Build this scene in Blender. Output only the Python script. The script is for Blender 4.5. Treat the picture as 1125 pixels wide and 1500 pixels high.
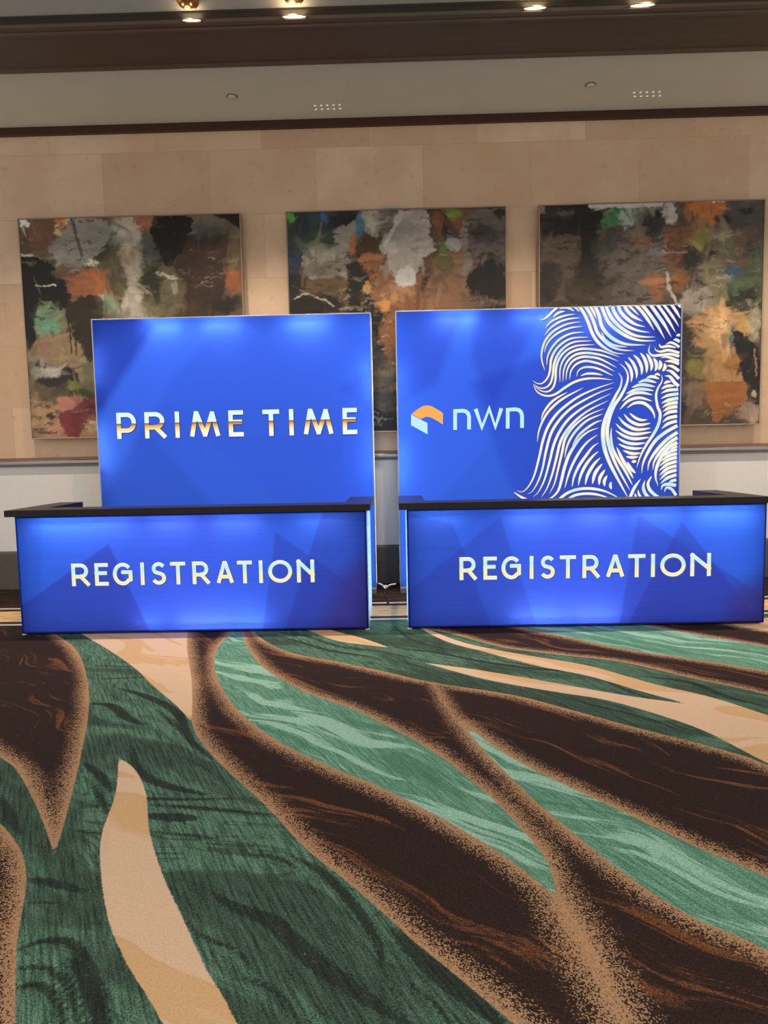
import bpy, bmesh, math, random
import numpy as np
from mathutils import Matrix, Vector
random.seed(4)
sc = bpy.context.scene
for o in list(bpy.data.objects): bpy.data.objects.remove(o)
COL = sc.collection
PI = math.pi

# ------------------------------------------------------------------ camera
F_PX, PITCH, ROLL, YAW, EYE = 1026.76, 0.0864, -0.0201, -0.0188, 1.6
def cam_axes():
    cy, sy = math.cos(YAW), math.sin(YAW)
    f = Vector((sy*math.cos(PITCH), cy*math.cos(PITCH), -math.sin(PITCH)))
    r = Vector((cy, -sy, 0)); u = r.cross(f)
    return r*math.cos(ROLL)+u*math.sin(ROLL), -r*math.sin(ROLL)+u*math.cos(ROLL), f
RT, UP, FW = cam_axes()
cam = bpy.data.objects.new('camera', bpy.data.cameras.new('camera')); COL.objects.link(cam)
cam.matrix_world = Matrix(((RT.x, UP.x, -FW.x, 0), (RT.y, UP.y, -FW.y, 0), (RT.z, UP.z, -FW.z, EYE), (0, 0, 0, 1)))
cam.data.sensor_fit = 'HORIZONTAL'; cam.data.sensor_width = 36; cam.data.lens = 36*F_PX/1125
cam.data.clip_start = .05; cam.data.clip_end = 60
sc.camera = cam
def ray(px, py): return FW + RT*((px-562.5)/F_PX) - UP*((py-750)/F_PX)
def at_y(px, py, Y):
    d = ray(px, py); t = Y/d.y; return Vector((d.x*t, Y, EYE+d.z*t))
def at_z(px, py, Z=0):
    d = ray(px, py); t = (Z-EYE)/d.z; return Vector((d.x*t, d.y*t, Z))

# ------------------------------------------------------------------ world, exposure, room light
sc.view_settings.view_transform = 'Standard'; sc.view_settings.look = 'None'
sc.view_settings.gamma = 1; sc.view_settings.exposure = 0.0; sc.view_settings.use_curve_mapping = False
WORLD_COL, WORLD_STR = (1.0, .94, .86), 1.0
WASH_W = 310          # each wall-washing ceiling lamp
ROOM_W = 24         # each unseen lamp added over the carpet
LED = 1.0            # light boxes
w = bpy.data.worlds.new('world'); sc.world = w; w.use_nodes = True
bgn = w.node_tree.nodes['Background']; bgn.inputs[0].default_value = (*WORLD_COL, 1); bgn.inputs[1].default_value = WORLD_STR

WY = 8.467           # the back wall
BY = 7.816           # front of the backdrops
KY = 6.194           # front of the counters

def room_area(name, loc, sx, sy, power, col, rot=(0, 0, 0)):
    l = bpy.data.lights.new(name, 'AREA'); l.shape = 'RECTANGLE'; l.size = sx; l.size_y = sy; l.energy = power; l.color = col; l.spread = math.radians(150)
    o = bpy.data.objects.new(name, l); COL.objects.link(o); o.location = loc; o.rotation_euler = rot
    return o
for x in (-3.2, 0, 3.2):
    for y in (-2.0, .6, 3.2):
        room_area('ceiling_panel_light', (x, y, 5.3), 1.2, 1.2, ROOM_W, (1, .92, .82))  # unseen room lights, added overhead to brighten the carpet

# ------------------------------------------------------------------ helpers
def srgb(c):
    out = []
    for v in c[:3]:
        v = v/255
        out.append(v/12.92 if v <= .04045 else ((v+.055)/1.055)**2.4)
    return tuple(out)
def lin(a):
    a = np.asarray(a, float)/255
    return np.where(a <= .04045, a/12.92, ((a+.055)/1.055)**2.4)

class NT:
    def __init__(s, name):
        s.m = bpy.data.materials.new(name); s.m.use_nodes = True; s.t = s.m.node_tree; s.t.nodes.clear()
        s.out = s.n('ShaderNodeOutputMaterial')
    def n(s, typ, **kw):
        nd = s.t.nodes.new(typ)
        for k, v in kw.items():
            if k[0] == '_': nd.inputs[k[1:].replace('_', ' ')].default_value = v
            else: setattr(nd, k, v)
        return nd
    def l(s, a, b): s.t.links.new(a, b)
    def val(s, sock, v):
        if isinstance(v, bpy.types.NodeSocket): s.l(v, sock)
        elif isinstance(v, (tuple, list)) and len(v) == 3 and sock.type == 'RGBA': sock.default_value = (*v, 1)
        else: sock.default_value = v
    def math(s, op, a, b=0, c=0, clamp=False):
        nd = s.n('ShaderNodeMath', operation=op, use_clamp=clamp)
        s.val(nd.inputs[0], a); s.val(nd.inputs[1], b); s.val(nd.inputs[2], c); return nd.outputs[0]
    def mix(s, f, a, b, mode='MIX'):
        nd = s.n('ShaderNodeMix', data_type='RGBA', blend_type=mode)
        s.val(nd.inputs[0], f); s.val(nd.inputs[6], a); s.val(nd.inputs[7], b); return nd.outputs[2]
    def smooth(s, x, a, b, lo=0., hi=1.):
        nd = s.n('ShaderNodeMapRange', interpolation_type='SMOOTHSTEP')
        s.val(nd.inputs[0], x); nd.inputs[1].default_value = a; nd.inputs[2].default_value = b
        nd.inputs[3].default_value = lo; nd.inputs[4].default_value = hi; return nd.outputs[0]
    def coord(s, which='Object'): return s.n('ShaderNodeTexCoord').outputs[which]
    def mapping(s, v, scale=(1, 1, 1), rot=(0, 0, 0), loc=(0, 0, 0)):
        nd = s.n('ShaderNodeMapping'); s.l(v, nd.inputs[0]); nd.inputs[3].default_value = scale; nd.inputs[2].default_value = rot
        nd.inputs[1].default_value = loc; return nd.outputs[0]
    def mapr(s, v, ang, scale):
        return s.mapping(s.mapping(v, rot=(0, 0, math.radians(ang))), scale)
    def noise(s, v, scale, detail=3, rough=.55, dist=0, color=False):
        nd = s.n('ShaderNodeTexNoise'); s.l(v, nd.inputs['Vector']); nd.inputs['Scale'].default_value = scale
        nd.inputs['Detail'].default_value = detail; nd.inputs['Roughness'].default_value = rough; nd.inputs['Distortion'].default_value = dist
        return nd.outputs['Color' if color else 'Fac']
    def ramp(s, f, stops, interp='LINEAR'):
        nd = s.n('ShaderNodeValToRGB'); s.l(f, nd.inputs[0]); r = nd.color_ramp; r.interpolation = interp
        while len(r.elements) < len(stops): r.elements.new(.5)
        for e, (p, c) in zip(r.elements, stops):
            e.position = p; e.color = (*c, 1)
        return nd.outputs[0]
    def bsdf(s, col, rough=.6, metal=0., spec=.5, bump=None, bstr=.2, bdist=.01):
        b = s.n('ShaderNodeBsdfPrincipled'); s.val(b.inputs['Base Color'], col); s.val(b.inputs['Roughness'], rough)
        b.inputs['Metallic'].default_value = metal; b.inputs['Specular IOR Level'].default_value = spec
        if bump is not None:
            bn = s.n('ShaderNodeBump'); s.l(bump, bn.inputs['Height']); bn.inputs['Strength'].default_value = bstr
            bn.inputs['Distance'].default_value = bdist; s.l(bn.outputs[0], b.inputs['Normal'])
        s.l(b.outputs[0], s.out.inputs[0]); return b
    def emit(s, col, strength=1.0):
        e = s.n('ShaderNodeEmission'); s.val(e.inputs[0], col); s.val(e.inputs[1], strength); s.l(e.outputs[0], s.out.inputs[0])
    def attr(s, name):
        return s.n('ShaderNodeAttribute', attribute_name=name)

def simple(name, rgb, rough=.6, metal=0., nscale=30, var=.12, spec=.5, bstr=.05):
    t = NT(name); c = srgb(rgb); v = t.noise(t.coord(), nscale, 4)
    col = t.mix(v, tuple(x*(1-var) for x in c), tuple(min(1, x*(1+var)) for x in c))
    t.bsdf(col, rough, metal, spec, bump=v, bstr=bstr); return t.m
def glow(name, rgb, strength=1.0):
    t = NT(name); t.emit(srgb(rgb), strength); return t.m

def link(name, me, mat=None, parent=None, loc=None):
    o = bpy.data.objects.new(name, me); COL.objects.link(o)
    if mat: me.materials.append(mat)
    if parent: o.parent = parent
    if loc is not None: o.location = loc
    return o
def obj(name, bm, mat=None, parent=None, loc=None, smooth=False):
    me = bpy.data.meshes.new(name); bmesh.ops.recalc_face_normals(bm, faces=bm.faces); bm.to_mesh(me); bm.free()
    if smooth:
        for p in me.polygons: p.use_smooth = True
    return link(name, me, mat, parent, loc)
def tag(o, label=None, cat=None, group=None, kind=None):
    if label: o['label'] = label
    if cat: o['category'] = cat
    if group: o['group'] = group
    if kind: o['kind'] = kind
    return o
def thing(name, label, cat, loc=(0, 0, 0), group=None, rotz=0):
    o = bpy.data.objects.new(name, None); COL.objects.link(o); o.location = loc; o.rotation_euler = (0, 0, rotz)
    o.empty_display_size = .2
    return tag(o, label, cat, group)
def struct(name, bm, mat, label=None, smooth=False):
    return tag(obj(name, bm, mat, smooth=smooth), label, kind='structure')
def box(bm, x0, x1, y0, y1, z0, z1, bev=0.):
    r = bmesh.ops.create_cube(bm, size=1, matrix=Matrix.Translation(((x0+x1)/2, (y0+y1)/2, (z0+z1)/2)) @ Matrix.Diagonal((x1-x0, y1-y0, z1-z0, 1)))
    if bev:
        es = list({e for v in r['verts'] for e in v.link_edges})
        bmesh.ops.bevel(bm, geom=es, offset=bev, segments=2, affect='EDGES', profile=.5)
    return bm
def BX(*a): return box(bmesh.new(), *a)
def prism_x(profile, x0, x1):
    bm = bmesh.new(); a = [bm.verts.new((x0, y, z)) for y, z in profile]; b = [bm.verts.new((x1, y, z)) for y, z in profile]
    n = len(profile)
    for i in range(n): bm.faces.new((a[i], a[(i+1) % n], b[(i+1) % n], b[i]))
    bm.faces.new(a); bm.faces.new(b[::-1]); return bm
def lathe(bm, prof, seg=32, M=Matrix()):
    rings = []
    for r, z in prof: rings.append([bm.verts.new(M @ Vector((r*math.cos(2*PI*i/seg), r*math.sin(2*PI*i/seg), z))) for i in range(seg)])
    for a, b in zip(rings, rings[1:]):
        for i in range(seg): bm.faces.new((a[i], a[(i+1) % seg], b[(i+1) % seg], b[i]))
    return bm
def spline(pts, n=8):
    pts = [np.array(p, float) for p in pts]
    if len(pts) == 2: return [pts[0]+(pts[1]-pts[0])*t for t in np.linspace(0, 1, n+1)]
    P = [2*pts[0]-pts[1]]+pts+[2*pts[-1]-pts[-2]]; out = []
    for i in range(1, len(P)-2):
        for t in np.linspace(0, 1, n, endpoint=False):
            a, b, c, d = P[i-1:i+3]
            out.append(.5*((2*b)+(-a+c)*t+(2*a-5*b+4*c-d)*t*t+(-a+3*b-3*c+d)*t**3))
    out.append(pts[-1]); return out
def tube(bm, pts, r, seg=8):
    pts = [Vector(p) for p in pts]; rings = []
    for i, p in enumerate(pts):
        d = (pts[min(i+1, len(pts)-1)]-pts[max(i-1, 0)]).normalized()
        a = d.cross(Vector((0, 0, 1)) if abs(d.z) < .9 else Vector((1, 0, 0))).normalized(); b = d.cross(a)
        rings.append([bm.verts.new(p+a*r*math.cos(2*PI*k/seg)+b*r*math.sin(2*PI*k/seg)) for k in range(seg)])
    for a, b in zip(rings, rings[1:]):
        for k in range(seg): bm.faces.new((a[k], a[(k+1) % seg], b[(k+1) % seg], b[k]))
    bm.faces.new(rings[0]); bm.faces.new(rings[-1][::-1]); return bm

# numpy value noise, for colour laid on dense meshes
def vnoise(x, y, seed=0):
    xi = np.floor(x).astype(np.int64); yi = np.floor(y).astype(np.int64); fx = x-xi; fy = y-yi
    fx = fx*fx*(3-2*fx); fy = fy*fy*(3-2*fy)
    def h(a, b):
        n = (a*374761393+b*668265263+seed*1442695041) & 0xffffffff
        n = ((n ^ (n >> 13))*1274126177) & 0xffffffff
        return ((n ^ (n >> 16)) & 0xffff)/65535.
    return (h(xi, yi)*(1-fx)+h(xi+1, yi)*fx)*(1-fy)+(h(xi, yi+1)*(1-fx)+h(xi+1, yi+1)*fx)*fy
def fbm(x, y, seed=0, o=4):
    s = 0; a = .5; t = 0
    for i in range(o): s = s+a*vnoise(x*2**i, y*2**i, seed+i*17); t += a; a *= .55
    return s/t
def seg_dist(X, Y, poly, closed=True):
    P = np.array(poly, float); d2 = np.full(X.shape, 1e9); ins = np.zeros(X.shape, bool); n = len(P)
    for i in range(n if closed else n-1):
        a = P[i]; b = P[(i+1) % n]; e = b-a; L = max(e@e, 1e-12)
        t = np.clip(((X-a[0])*e[0]+(Y-a[1])*e[1])/L, 0, 1)
        d2 = np.minimum(d2, (X-a[0]-t*e[0])**2+(Y-a[1]-t*e[1])**2)
        if closed and a[1] != b[1]:
            c = ((a[1] > Y) != (b[1] > Y)) & (X < (b[0]-a[0])*(Y-a[1])/(b[1]-a[1])+a[0]); ins ^= c
    d = np.sqrt(d2); return np.where(ins, -d, d) if closed else d
def grid_mesh(name, us, vs, fn):
    """mesh over the grid us x vs; fn maps (U, V) arrays to an (n,3) array of positions"""
    U, V = np.meshgrid(us, vs); co = fn(U.ravel(), V.ravel()).astype(np.float32); nu, nv = len(us), len(vs)
    i = np.arange(nu*nv).reshape(nv, nu); q = np.stack([i[:-1, :-1], i[:-1, 1:], i[1:, 1:], i[1:, :-1]], -1).reshape(-1, 4)
    me = bpy.data.meshes.new(name); me.vertices.add(len(co)); me.vertices.foreach_set('co', co.ravel())
    me.loops.add(q.size); me.loops.foreach_set('vertex_index', q.ravel().astype(np.int32)); me.polygons.add(len(q))
    me.polygons.foreach_set('loop_start', (np.arange(len(q))*4).astype(np.int32)); me.polygons.foreach_set('loop_total', np.full(len(q), 4, np.int32))
    me.update(calc_edges=True); me.validate(); return me, U.ravel(), V.ravel()
def set_f(me, name, a):
    at = me.attributes.new(name, 'FLOAT', 'POINT'); at.data.foreach_set('value', a.astype(np.float32))
def set_c(me, name, a):
    at = me.attributes.new(name, 'FLOAT_COLOR', 'POINT')
    at.data.foreach_set('color', np.concatenate([a, np.ones((len(a), 1))], 1).astype(np.float32).ravel())

# ------------------------------------------------------------------ floor: patterned carpet and its border
FY = lambda py, px=568: at_z(px, py).y
Y_PALE, Y_LINE, Y_BEIGE, Y_BLK, Y_THIN, Y_FAR = FY(908), FY(906.2), FY(902.8), FY(887.5), FY(884.3), FY(882.6)
def fl(pts, closed=True):
    q = spline(pts+[pts[0]], 5)[:-1] if closed else spline(pts, 6)
    return [tuple(at_z(p[0], p[1]).xy) for p in q]
def raw(*runs):
    """closed outline: each run is a smooth curve, runs join with corners"""
    out = []
    for r in runs: out += [tuple(at_z(p[0], p[1]).xy) for p in (spline(r, 6) if len(r) > 2 else r)]
    return out
T1_low = [(340, 905), (338, 927), (319, 950), (315, 980), (329, 1014), (358, 1049), (413, 1089), (498, 1129), (560, 1154), (660, 1206), (736, 1252), (816, 1313)]
T1_up = [(816, 1313), (801, 1262), (761, 1211), (711, 1161), (635, 1101), (560, 1060), (513, 1037), (448, 1014), (388, 980), (363, 950), (354, 927), (352, 905)]
T2_up = [(675, 1058), (751, 1111), (841, 1156), (937, 1201), (1012, 1237), (1125, 1285), (1300, 1355)]
T2_low = [(1300, 1500), (1125, 1392), (1012, 1342), (912, 1277), (811, 1196), (761, 1151), (711, 1101), (675, 1058)]
D_up = [(700, 905), (771, 921), (841, 935), (912, 950), (1012, 965), (1125, 983), (1300, 1020)]
D_low = [(1300, 1070), (1125, 1018), (1012, 993), (912, 970), (811, 958), (736, 948), (660, 928), (615, 919), (590, 905)]
E_low = [(900, 905), (962, 919), (1037, 933), (1125, 948), (1300, 985)]
E_up = [(1300, 955), (1125, 924), (1082, 917), (1030, 905)]
teal = [raw(T1_low, T1_up), raw(T2_up, T2_low), raw(D_up, E_low[::-1])]
C_left = [(275, 905), (275, 927), (274, 950), (281, 1000), (281, 1058), (299, 1092), (333, 1129), (388, 1179), (448, 1243), (498, 1283), (560, 1336), (610, 1382), (660, 1422), (711, 1465), (753, 1500), (830, 1570)]
C_top = [(1400, 1215), (1250, 1165), (1125, 1121), (1092, 1108), (1012, 1086), (932, 1066), (841, 1041), (751, 1018), (635, 1000), (560, 983), (498, 970), (423, 955), (378, 931), (362, 905)]
brown = [raw(C_left, [(1900, 1570), (1900, 1300)], C_top),
         raw([(-120, 905), (40, 905), (85, 931), (114, 955), (129, 1000), (129, 1049), (117, 1114), (100, 1184), (80, 1254)], [(80, 1254), (65, 1209), (50, 1174), (25, 1129), (0, 1109), (-70, 1060), (-200, 1010)]),
         raw([(-120, 1130), (-40, 1170), (0, 1206), (20, 1229), (35, 1258), (38, 1298), (30, 1348), (24, 1398), (22, 1500), (18, 1570)], [(-400, 1570), (-400, 1180)]),
         raw(D_up, D_low), raw(E_low, E_up)]
cream = [raw([(174, 1109), (169, 1164), (149, 1223), (148, 1278), (159, 1348), (184, 1408), (214, 1457), (239, 1500), (275, 1570)],
             [(400, 1570), (348, 1500), (328, 1462), (299, 1413), (269, 1348), (239, 1283), (219, 1218), (214, 1164), (199, 1129), (174, 1109)]),
         raw([(80, 905), (122, 930), (164, 955), (199, 980), (224, 1004), (259, 1034), (281, 1058)], [(281, 1058), (281, 1000), (274, 950), (275, 927), (275, 905)]),
         raw([(590, 905), (635, 925), (686, 943), (761, 958), (861, 975), (962, 1003), (1037, 1020), (1125, 1048), (1300, 1110)],
             [(1300, 1150), (1125, 1085), (1032, 1040), (937, 1012), (861, 990), (786, 975), (711, 955), (650, 938), (590, 905)]),
         raw([(618, 970), (711, 983), (811, 1000), (912, 1018), (1032, 1036), (1125, 1060), (1300, 1120)],
             [(1300, 1200), (1125, 1118), (1037, 1073), (962, 1046), (886, 1025), (811, 1013), (711, 995), (618, 970)]),
         raw([(400, 905), (448, 922), (488, 937), (530, 944), (572, 949)], [(572, 949), (528, 934), (483, 922), (440, 905)]),
         raw([(1040, 905), (1082, 917), (1125, 924), (1300, 955)], [(1300, 905), (1040, 905)])]
ridges = [fl([(635, 1000), (655, 1035), (675, 1062)], False), fl([(675, 1058), (711, 1115), (760, 1185), (795, 1245), (816, 1313)], False),
          fl([(816, 1313), (850, 1372), (880, 1430), (910, 1490), (950, 1570)], False)]
us = np.concatenate([np.arange(-8.6, -5.2, .1), np.arange(-5.2, 5.2, .02), np.arange(5.2, 8.65, .1)]); vs = np.concatenate([np.arange(1.3, 3.2, .012), np.arange(3.2, Y_PALE+.15, .02)])
me, U, V = grid_mesh('floor', us, vs, lambda u, v: np.stack([u, v, np.zeros_like(u)], 1))
def sd(polys):
    d = np.full(U.shape, 1e3)
    for p in polys: d = np.minimum(d, seg_dist(U, V, p))
    return d
s_cream, s_teal, s_brown = sd(cream), sd(teal), sd(brown)
tan_d = np.minimum(np.abs(s_brown), np.abs(s_teal))
rd = [seg_dist(U, V, r, False) for r in ridges]
tan_d = np.minimum(tan_d, np.minimum(rd[0]+.02, np.minimum(rd[1]+.06, rd[2]*.8)))
for k, a in (('s_cream', s_cream), ('s_teal', s_teal), ('s_brown', s_brown), ('tan_d', tan_d)): set_f(me, k, a)
far = bmesh.new()

STROKES = '''304,1303 343,1328 398,1350 428,1378 468,1413 528,1457 560,1477 620,1515|32;264,1340 299,1373 343,1390 373,1423|9;428,1253 478,1283 523,1333 553,1383 562,1430|17
119,1114 144,1134 164,1159|13;115,1179 149,1181 209,1171 279,1171 373,1169|8;219,1179 299,1184 398,1194|10;219,1218 318,1228|6;215,1194 250,1197 285,1199|22;169,1007 214,1020 259,1044 279,1084 313,1114|13
129,1030 164,1034 184,1050 209,1062|14;132,995 219,992|5;132,975 199,977|4;189,1085 204,1129 239,1149 299,1164|16;25,1393 65,1378 105,1383 134,1418 149,1457 165,1520|16;25,1418 65,1418 95,1438 110,1467 118,1520|12
25,1448 55,1443 80,1462 92,1510|14;100,1400 125,1430 140,1470 150,1520|26;38,1288 75,1293 124,1306|18;38,1321 105,1323|6;0,1165 14,1195 30,1223|16;28,1233 75,1243|5;130,1140 150,1175 160,1200|9;100,1215 150,1222|6
560,938 590,950 635,955 711,970 786,980 841,983 881,995 942,1020 1012,1036|8;560,955 610,975 660,988|5;861,985 912,1000 962,1013|9;811,1018 861,1031 942,1051 1012,1076|8;937,990 1012,1000 1062,1020 1125,1036|11
378,927 428,937 478,952 528,960 560,965|6;398,925 448,932 498,947 560,955 640,972|5;575,1362 615,1400 670,1448 740,1505|34;590,1430 640,1475 680,1520|10;545,1390 570,1440 600,1500|8;660,955 760,972 860,992|4;575,915 600,935 640,948 700,958|6
420,1340 470,1370 520,1410 560,1440|6;250,1100 290,1120 330,1145|7;230,1040 270,1075|6;330,1250 400,1255 440,1275|7;180,1075 230,1100 270,1140|5;350,1430 400,1450 440,1500|12;300,1235 370,1240|5'''
s_dark = np.full(U.shape, 9.)
for s_ in STROKES.replace('\n', ';').split(';'):
    p_, w_ = s_.split('|'); q = spline([tuple(map(float, a.split(','))) for a in p_.split()], 7)
    n_ = len(q); g_ = [at_z(a[0], a[1]) for a in q]; m_ = np.ones(U.shape, bool)
    xs_ = [g.x for g in g_]; ys_ = [g.y for g in g_]; m_ = (U > min(xs_)-.4) & (U < max(xs_)+.4) & (V > min(ys_)-.4) & (V < max(ys_)+.4)
    if not m_.any(): continue
    u_, v_ = U[m_], V[m_]; best = np.full(u_.shape, 9.)
    for i in range(n_-1):
        a, b = np.array(g_[i].xy), np.array(g_[i+1].xy); e_ = b-a; t_ = np.clip(((u_-a[0])*e_[0]+(v_-a[1])*e_[1])/max(e_@e_, 1e-9), 0, 1)
        hw = float(w_)/2*g_[i].y/F_PX*(math.sin(PI*(i+.5)/n_)**.6)*1.15
        best = np.minimum(best, np.hypot(u_-a[0]-t_*e_[0], v_-a[1]-t_*e_[1])-hw)
    s_dark[m_] = np.minimum(s_dark[m_], best)
set_f(me, 's_dark', s_dark)

def carpet_material():
    t = NT('patterned carpet'); geo = t.n('ShaderNodeNewGeometry').outputs['Position']
    A = {k: t.attr(k).outputs['Fac'] for k in ('s_cream', 's_teal', 's_brown', 'tan_d', 's_dark')}
    tuft = t.noise(geo, 160, 2, .7)                              # pile
    tuft2 = t.noise(geo, 60, 3, .7)
    warp = t.noise(geo, .9, 2, .5, color=True)
    wv = t.n('ShaderNodeVectorMath', operation='MULTIPLY_ADD'); t.l(warp, wv.inputs[0]); wv.inputs[1].default_value = (.8, .8, 0); t.l(geo, wv.inputs[2]); wv = wv.outputs[0]
    flow = t.mapr(wv, 34, (.55, 2.6, 1))
    flow2 = t.mapr(wv, 38, (1.1, 11, 1))
    hat = t.mapr(geo, 62, (5, 75, 1))
    hatch = t.noise(hat, 1, 3, .65)
    # green ground with dark marbled swirls
    sw = t.noise(flow, 1.6, 4, .55, 1.4)
    line = t.math('ABSOLUTE', t.math('SUBTRACT', t.math('FRACT', t.math('MULTIPLY', sw, 7.0)), .5))
    thin = t.smooth(line, .02, .13, 1, 0)
    dark = t.math('MAXIMUM', t.math('MULTIPLY', thin, .85), t.smooth(t.noise(flow, 1.1, 3, .5, .8), .44, .60))
    dark = t.math('MULTIPLY', dark, .7)
    dark = t.math('MAXIMUM', dark, t.smooth(t.math('ADD', A['s_dark'], t.math('MULTIPLY', t.math('SUBTRACT', tuft2, .5), .05)), .012, -.008))
    dark = t.math('MULTIPLY', dark, t.smooth(tuft2, .22, .42), clamp=True)
    green = t.mix(t.smooth(t.math('ADD', t.math('MULTIPLY', hatch, .55), t.math('MULTIPLY', tuft, .5)), .38, .68), srgb((44, 66, 56)), srgb((106, 144, 120)))
    green = t.mix(t.math('MULTIPLY', dark, .84), green, srgb((32, 30, 28)))
    # teal leaf with paler brush strokes
    st = t.noise(flow2, .8, 4, .6, 0)
    tl = t.mix(t.smooth(t.math('ADD', t.math('MULTIPLY', hatch, .5), t.math('MULTIPLY', tuft, .4)), .36, .56), srgb((74, 116, 96)), srgb((116, 164, 140)))
    tl = t.mix(t.smooth(st, .52, .58), tl, srgb((144, 184, 164)))
    tl = t.mix(t.math('MULTIPLY', t.smooth(st, .43, .36), .6), tl, srgb((68, 118, 92)))
    # brown leaf with speckled golden edge
    bs = t.noise(flow2, 1.0, 5, .65, .6)
    br = t.mix(t.smooth(t.math('MULTIPLY', t.smooth(bs, .49, .70), tuft2), .12, .46), srgb((52, 38, 33)), srgb((122, 78, 48)))
    br = t.mix(t.smooth(tuft, .3, .6), srgb((38, 29, 26)), br)
    wob = t.math('MULTIPLY', t.math('SUBTRACT', t.noise(geo, 1.7, 2), .5), .05)
    fall = t.math('SUBTRACT', 1.0, t.math('DIVIDE', t.math('ADD', A['tan_d'], wob), .175), clamp=True)
    fall = t.math('POWER', fall, 1.5)
    grain = t.n('ShaderNodeTexWhiteNoise', noise_dimensions='2D'); sn = t.n('ShaderNodeVectorMath', operation='SNAP'); t.l(geo, sn.inputs[0]); sn.inputs[1].default_value = (.0048, .0048, 1); t.l(sn.outputs[0], grain.inputs['Vector'])
    g2 = t.math('ADD', t.math('MULTIPLY', grain.outputs['Value'], .62), t.math('MULTIPLY', tuft, .38))
    spk = t.smooth(t.math('SUBTRACT', t.math('MULTIPLY', fall, .84), g2), -.08, .08)
    br = t.mix(t.math('MULTIPLY', spk, .93), br, t.mix(tuft, srgb((138, 104, 76)), srgb((206, 164, 124))))
    # cream
    cs = t.noise(flow, 1.3, 3, .5, .8)
    cr = t.mix(t.smooth(cs, .53, .57), srgb((212, 182, 154)), srgb((204, 166, 122)))
    cr = t.mix(t.math('MULTIPLY', t.smooth(tuft2, .62, .4), .25), srgb((200, 150, 100)), cr) if False else t.mix(t.math('MULTIPLY', t.smooth(tuft, .6, .35), .35), cr, srgb((184, 146, 110)))
    ed = t.math('MULTIPLY', t.math('SUBTRACT', tuft2, .5), .012)
    def inside(a): return t.smooth(t.math('ADD', a, ed), .003, -.003)
    c = t.mix(inside(A['s_brown']), green, br)
    c = t.mix(inside(A['s_teal']), c, tl)
    c = t.mix(inside(A['s_cream']), c, cr)
    gr = t.math('ADD', t.math('MULTIPLY', grain.outputs['Value'], .5), t.math('MULTIPLY', t.noise(geo, 95, 3, .75), .9))
    gr = t.math('ADD', gr, .28)
    gv = t.n('ShaderNodeCombineXYZ'); [t.l(gr, gv.inputs[i]) for i in range(3)]
    amt = t.math('SUBTRACT', .95, t.math('MULTIPLY', inside(A['s_cream']), .75))
    c = t.mix(amt, c, t.mix(1.0, c, gv.outputs[0], 'MULTIPLY'))
    bmp = t.math('ADD', tuft, t.math('MULTIPLY', tuft2, .5))
    t.bsdf(c, .95, 0, .1, bump=bmp, bstr=.5, bdist=.006); return t.m
floor = link('floor', me, carpet_material()); tag(floor, 'patterned carpet of green, brown, teal and cream swirls', kind='structure')

def far_carpet():
    t = NT('dark marbled carpet'); p = t.n('ShaderNodeNewGeometry').outputs['Position']
    nz = t.noise(t.mapping(p, (2, 7, 1), (0, 0, .3)), 2.2, 4, .6, 1.2)
    c = t.ramp(nz, [(0, srgb((24, 20, 18))), (.5, srgb((38, 30, 26))), (.62, srgb((66, 50, 40))), (1, srgb((40, 34, 30)))])
    t.bsdf(c, .95, 0, .1, bump=t.noise(p, 150, 2), bstr=.4, bdist=.005); return t.m
YB = float(vs[-1])
struct('trim_1', BX(-8.6, 8.6, Y_PALE, Y_LINE, 0, .004), simple('pale carpet edging', (205, 185, 160), .9), 'pale edging line of the carpet border')
struct('trim_2', BX(-8.6, 8.6, Y_LINE, Y_BEIGE, 0, .0035), simple('dark carpet edging', (40, 30, 38), .9), 'dark edging line of the carpet border')
tb = NT('beige carpet border'); pb = tb.n('ShaderNodeNewGeometry').outputs['Position']
tb.bsdf(tb.mix(tb.smooth(tb.noise(tb.mapping(pb, (1, 6, 1)), 5, 4), .35, .65), srgb((196, 150, 98)), srgb((226, 186, 138))), .9, 0, .1)
struct('trim_3', BX(-8.6, 8.6, Y_BEIGE, Y_BLK, 0, .004), tb.m, 'beige band of the carpet border')
struct('trim_4', BX(-8.6, 8.6, Y_BLK, Y_THIN, 0, .0035), simple('black carpet edging', (26, 20, 20), .9), 'black line of the carpet border')
struct('trim_5', BX(-8.6, 8.6, Y_THIN, Y_FAR, 0, .004), bpy.data.materials['pale carpet edging'], 'thin beige line of the carpet border')
struct('trim_6', BX(-8.6, 8.6, Y_FAR, WY+.02, 0, .002), far_carpet(), 'dark carpet strip along the wall')
struct('trim_7', BX(-8.6, 8.6, -1.5, 1.31, -.02, -.0005), far_carpet(), 'dark carpet behind the camera')
struct('trim_8', BX(-8.6, 8.6, 1.31, WY+.1, -.06, -.004), bpy.data.materials['dark carpet edging'], 'floor slab')

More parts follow.
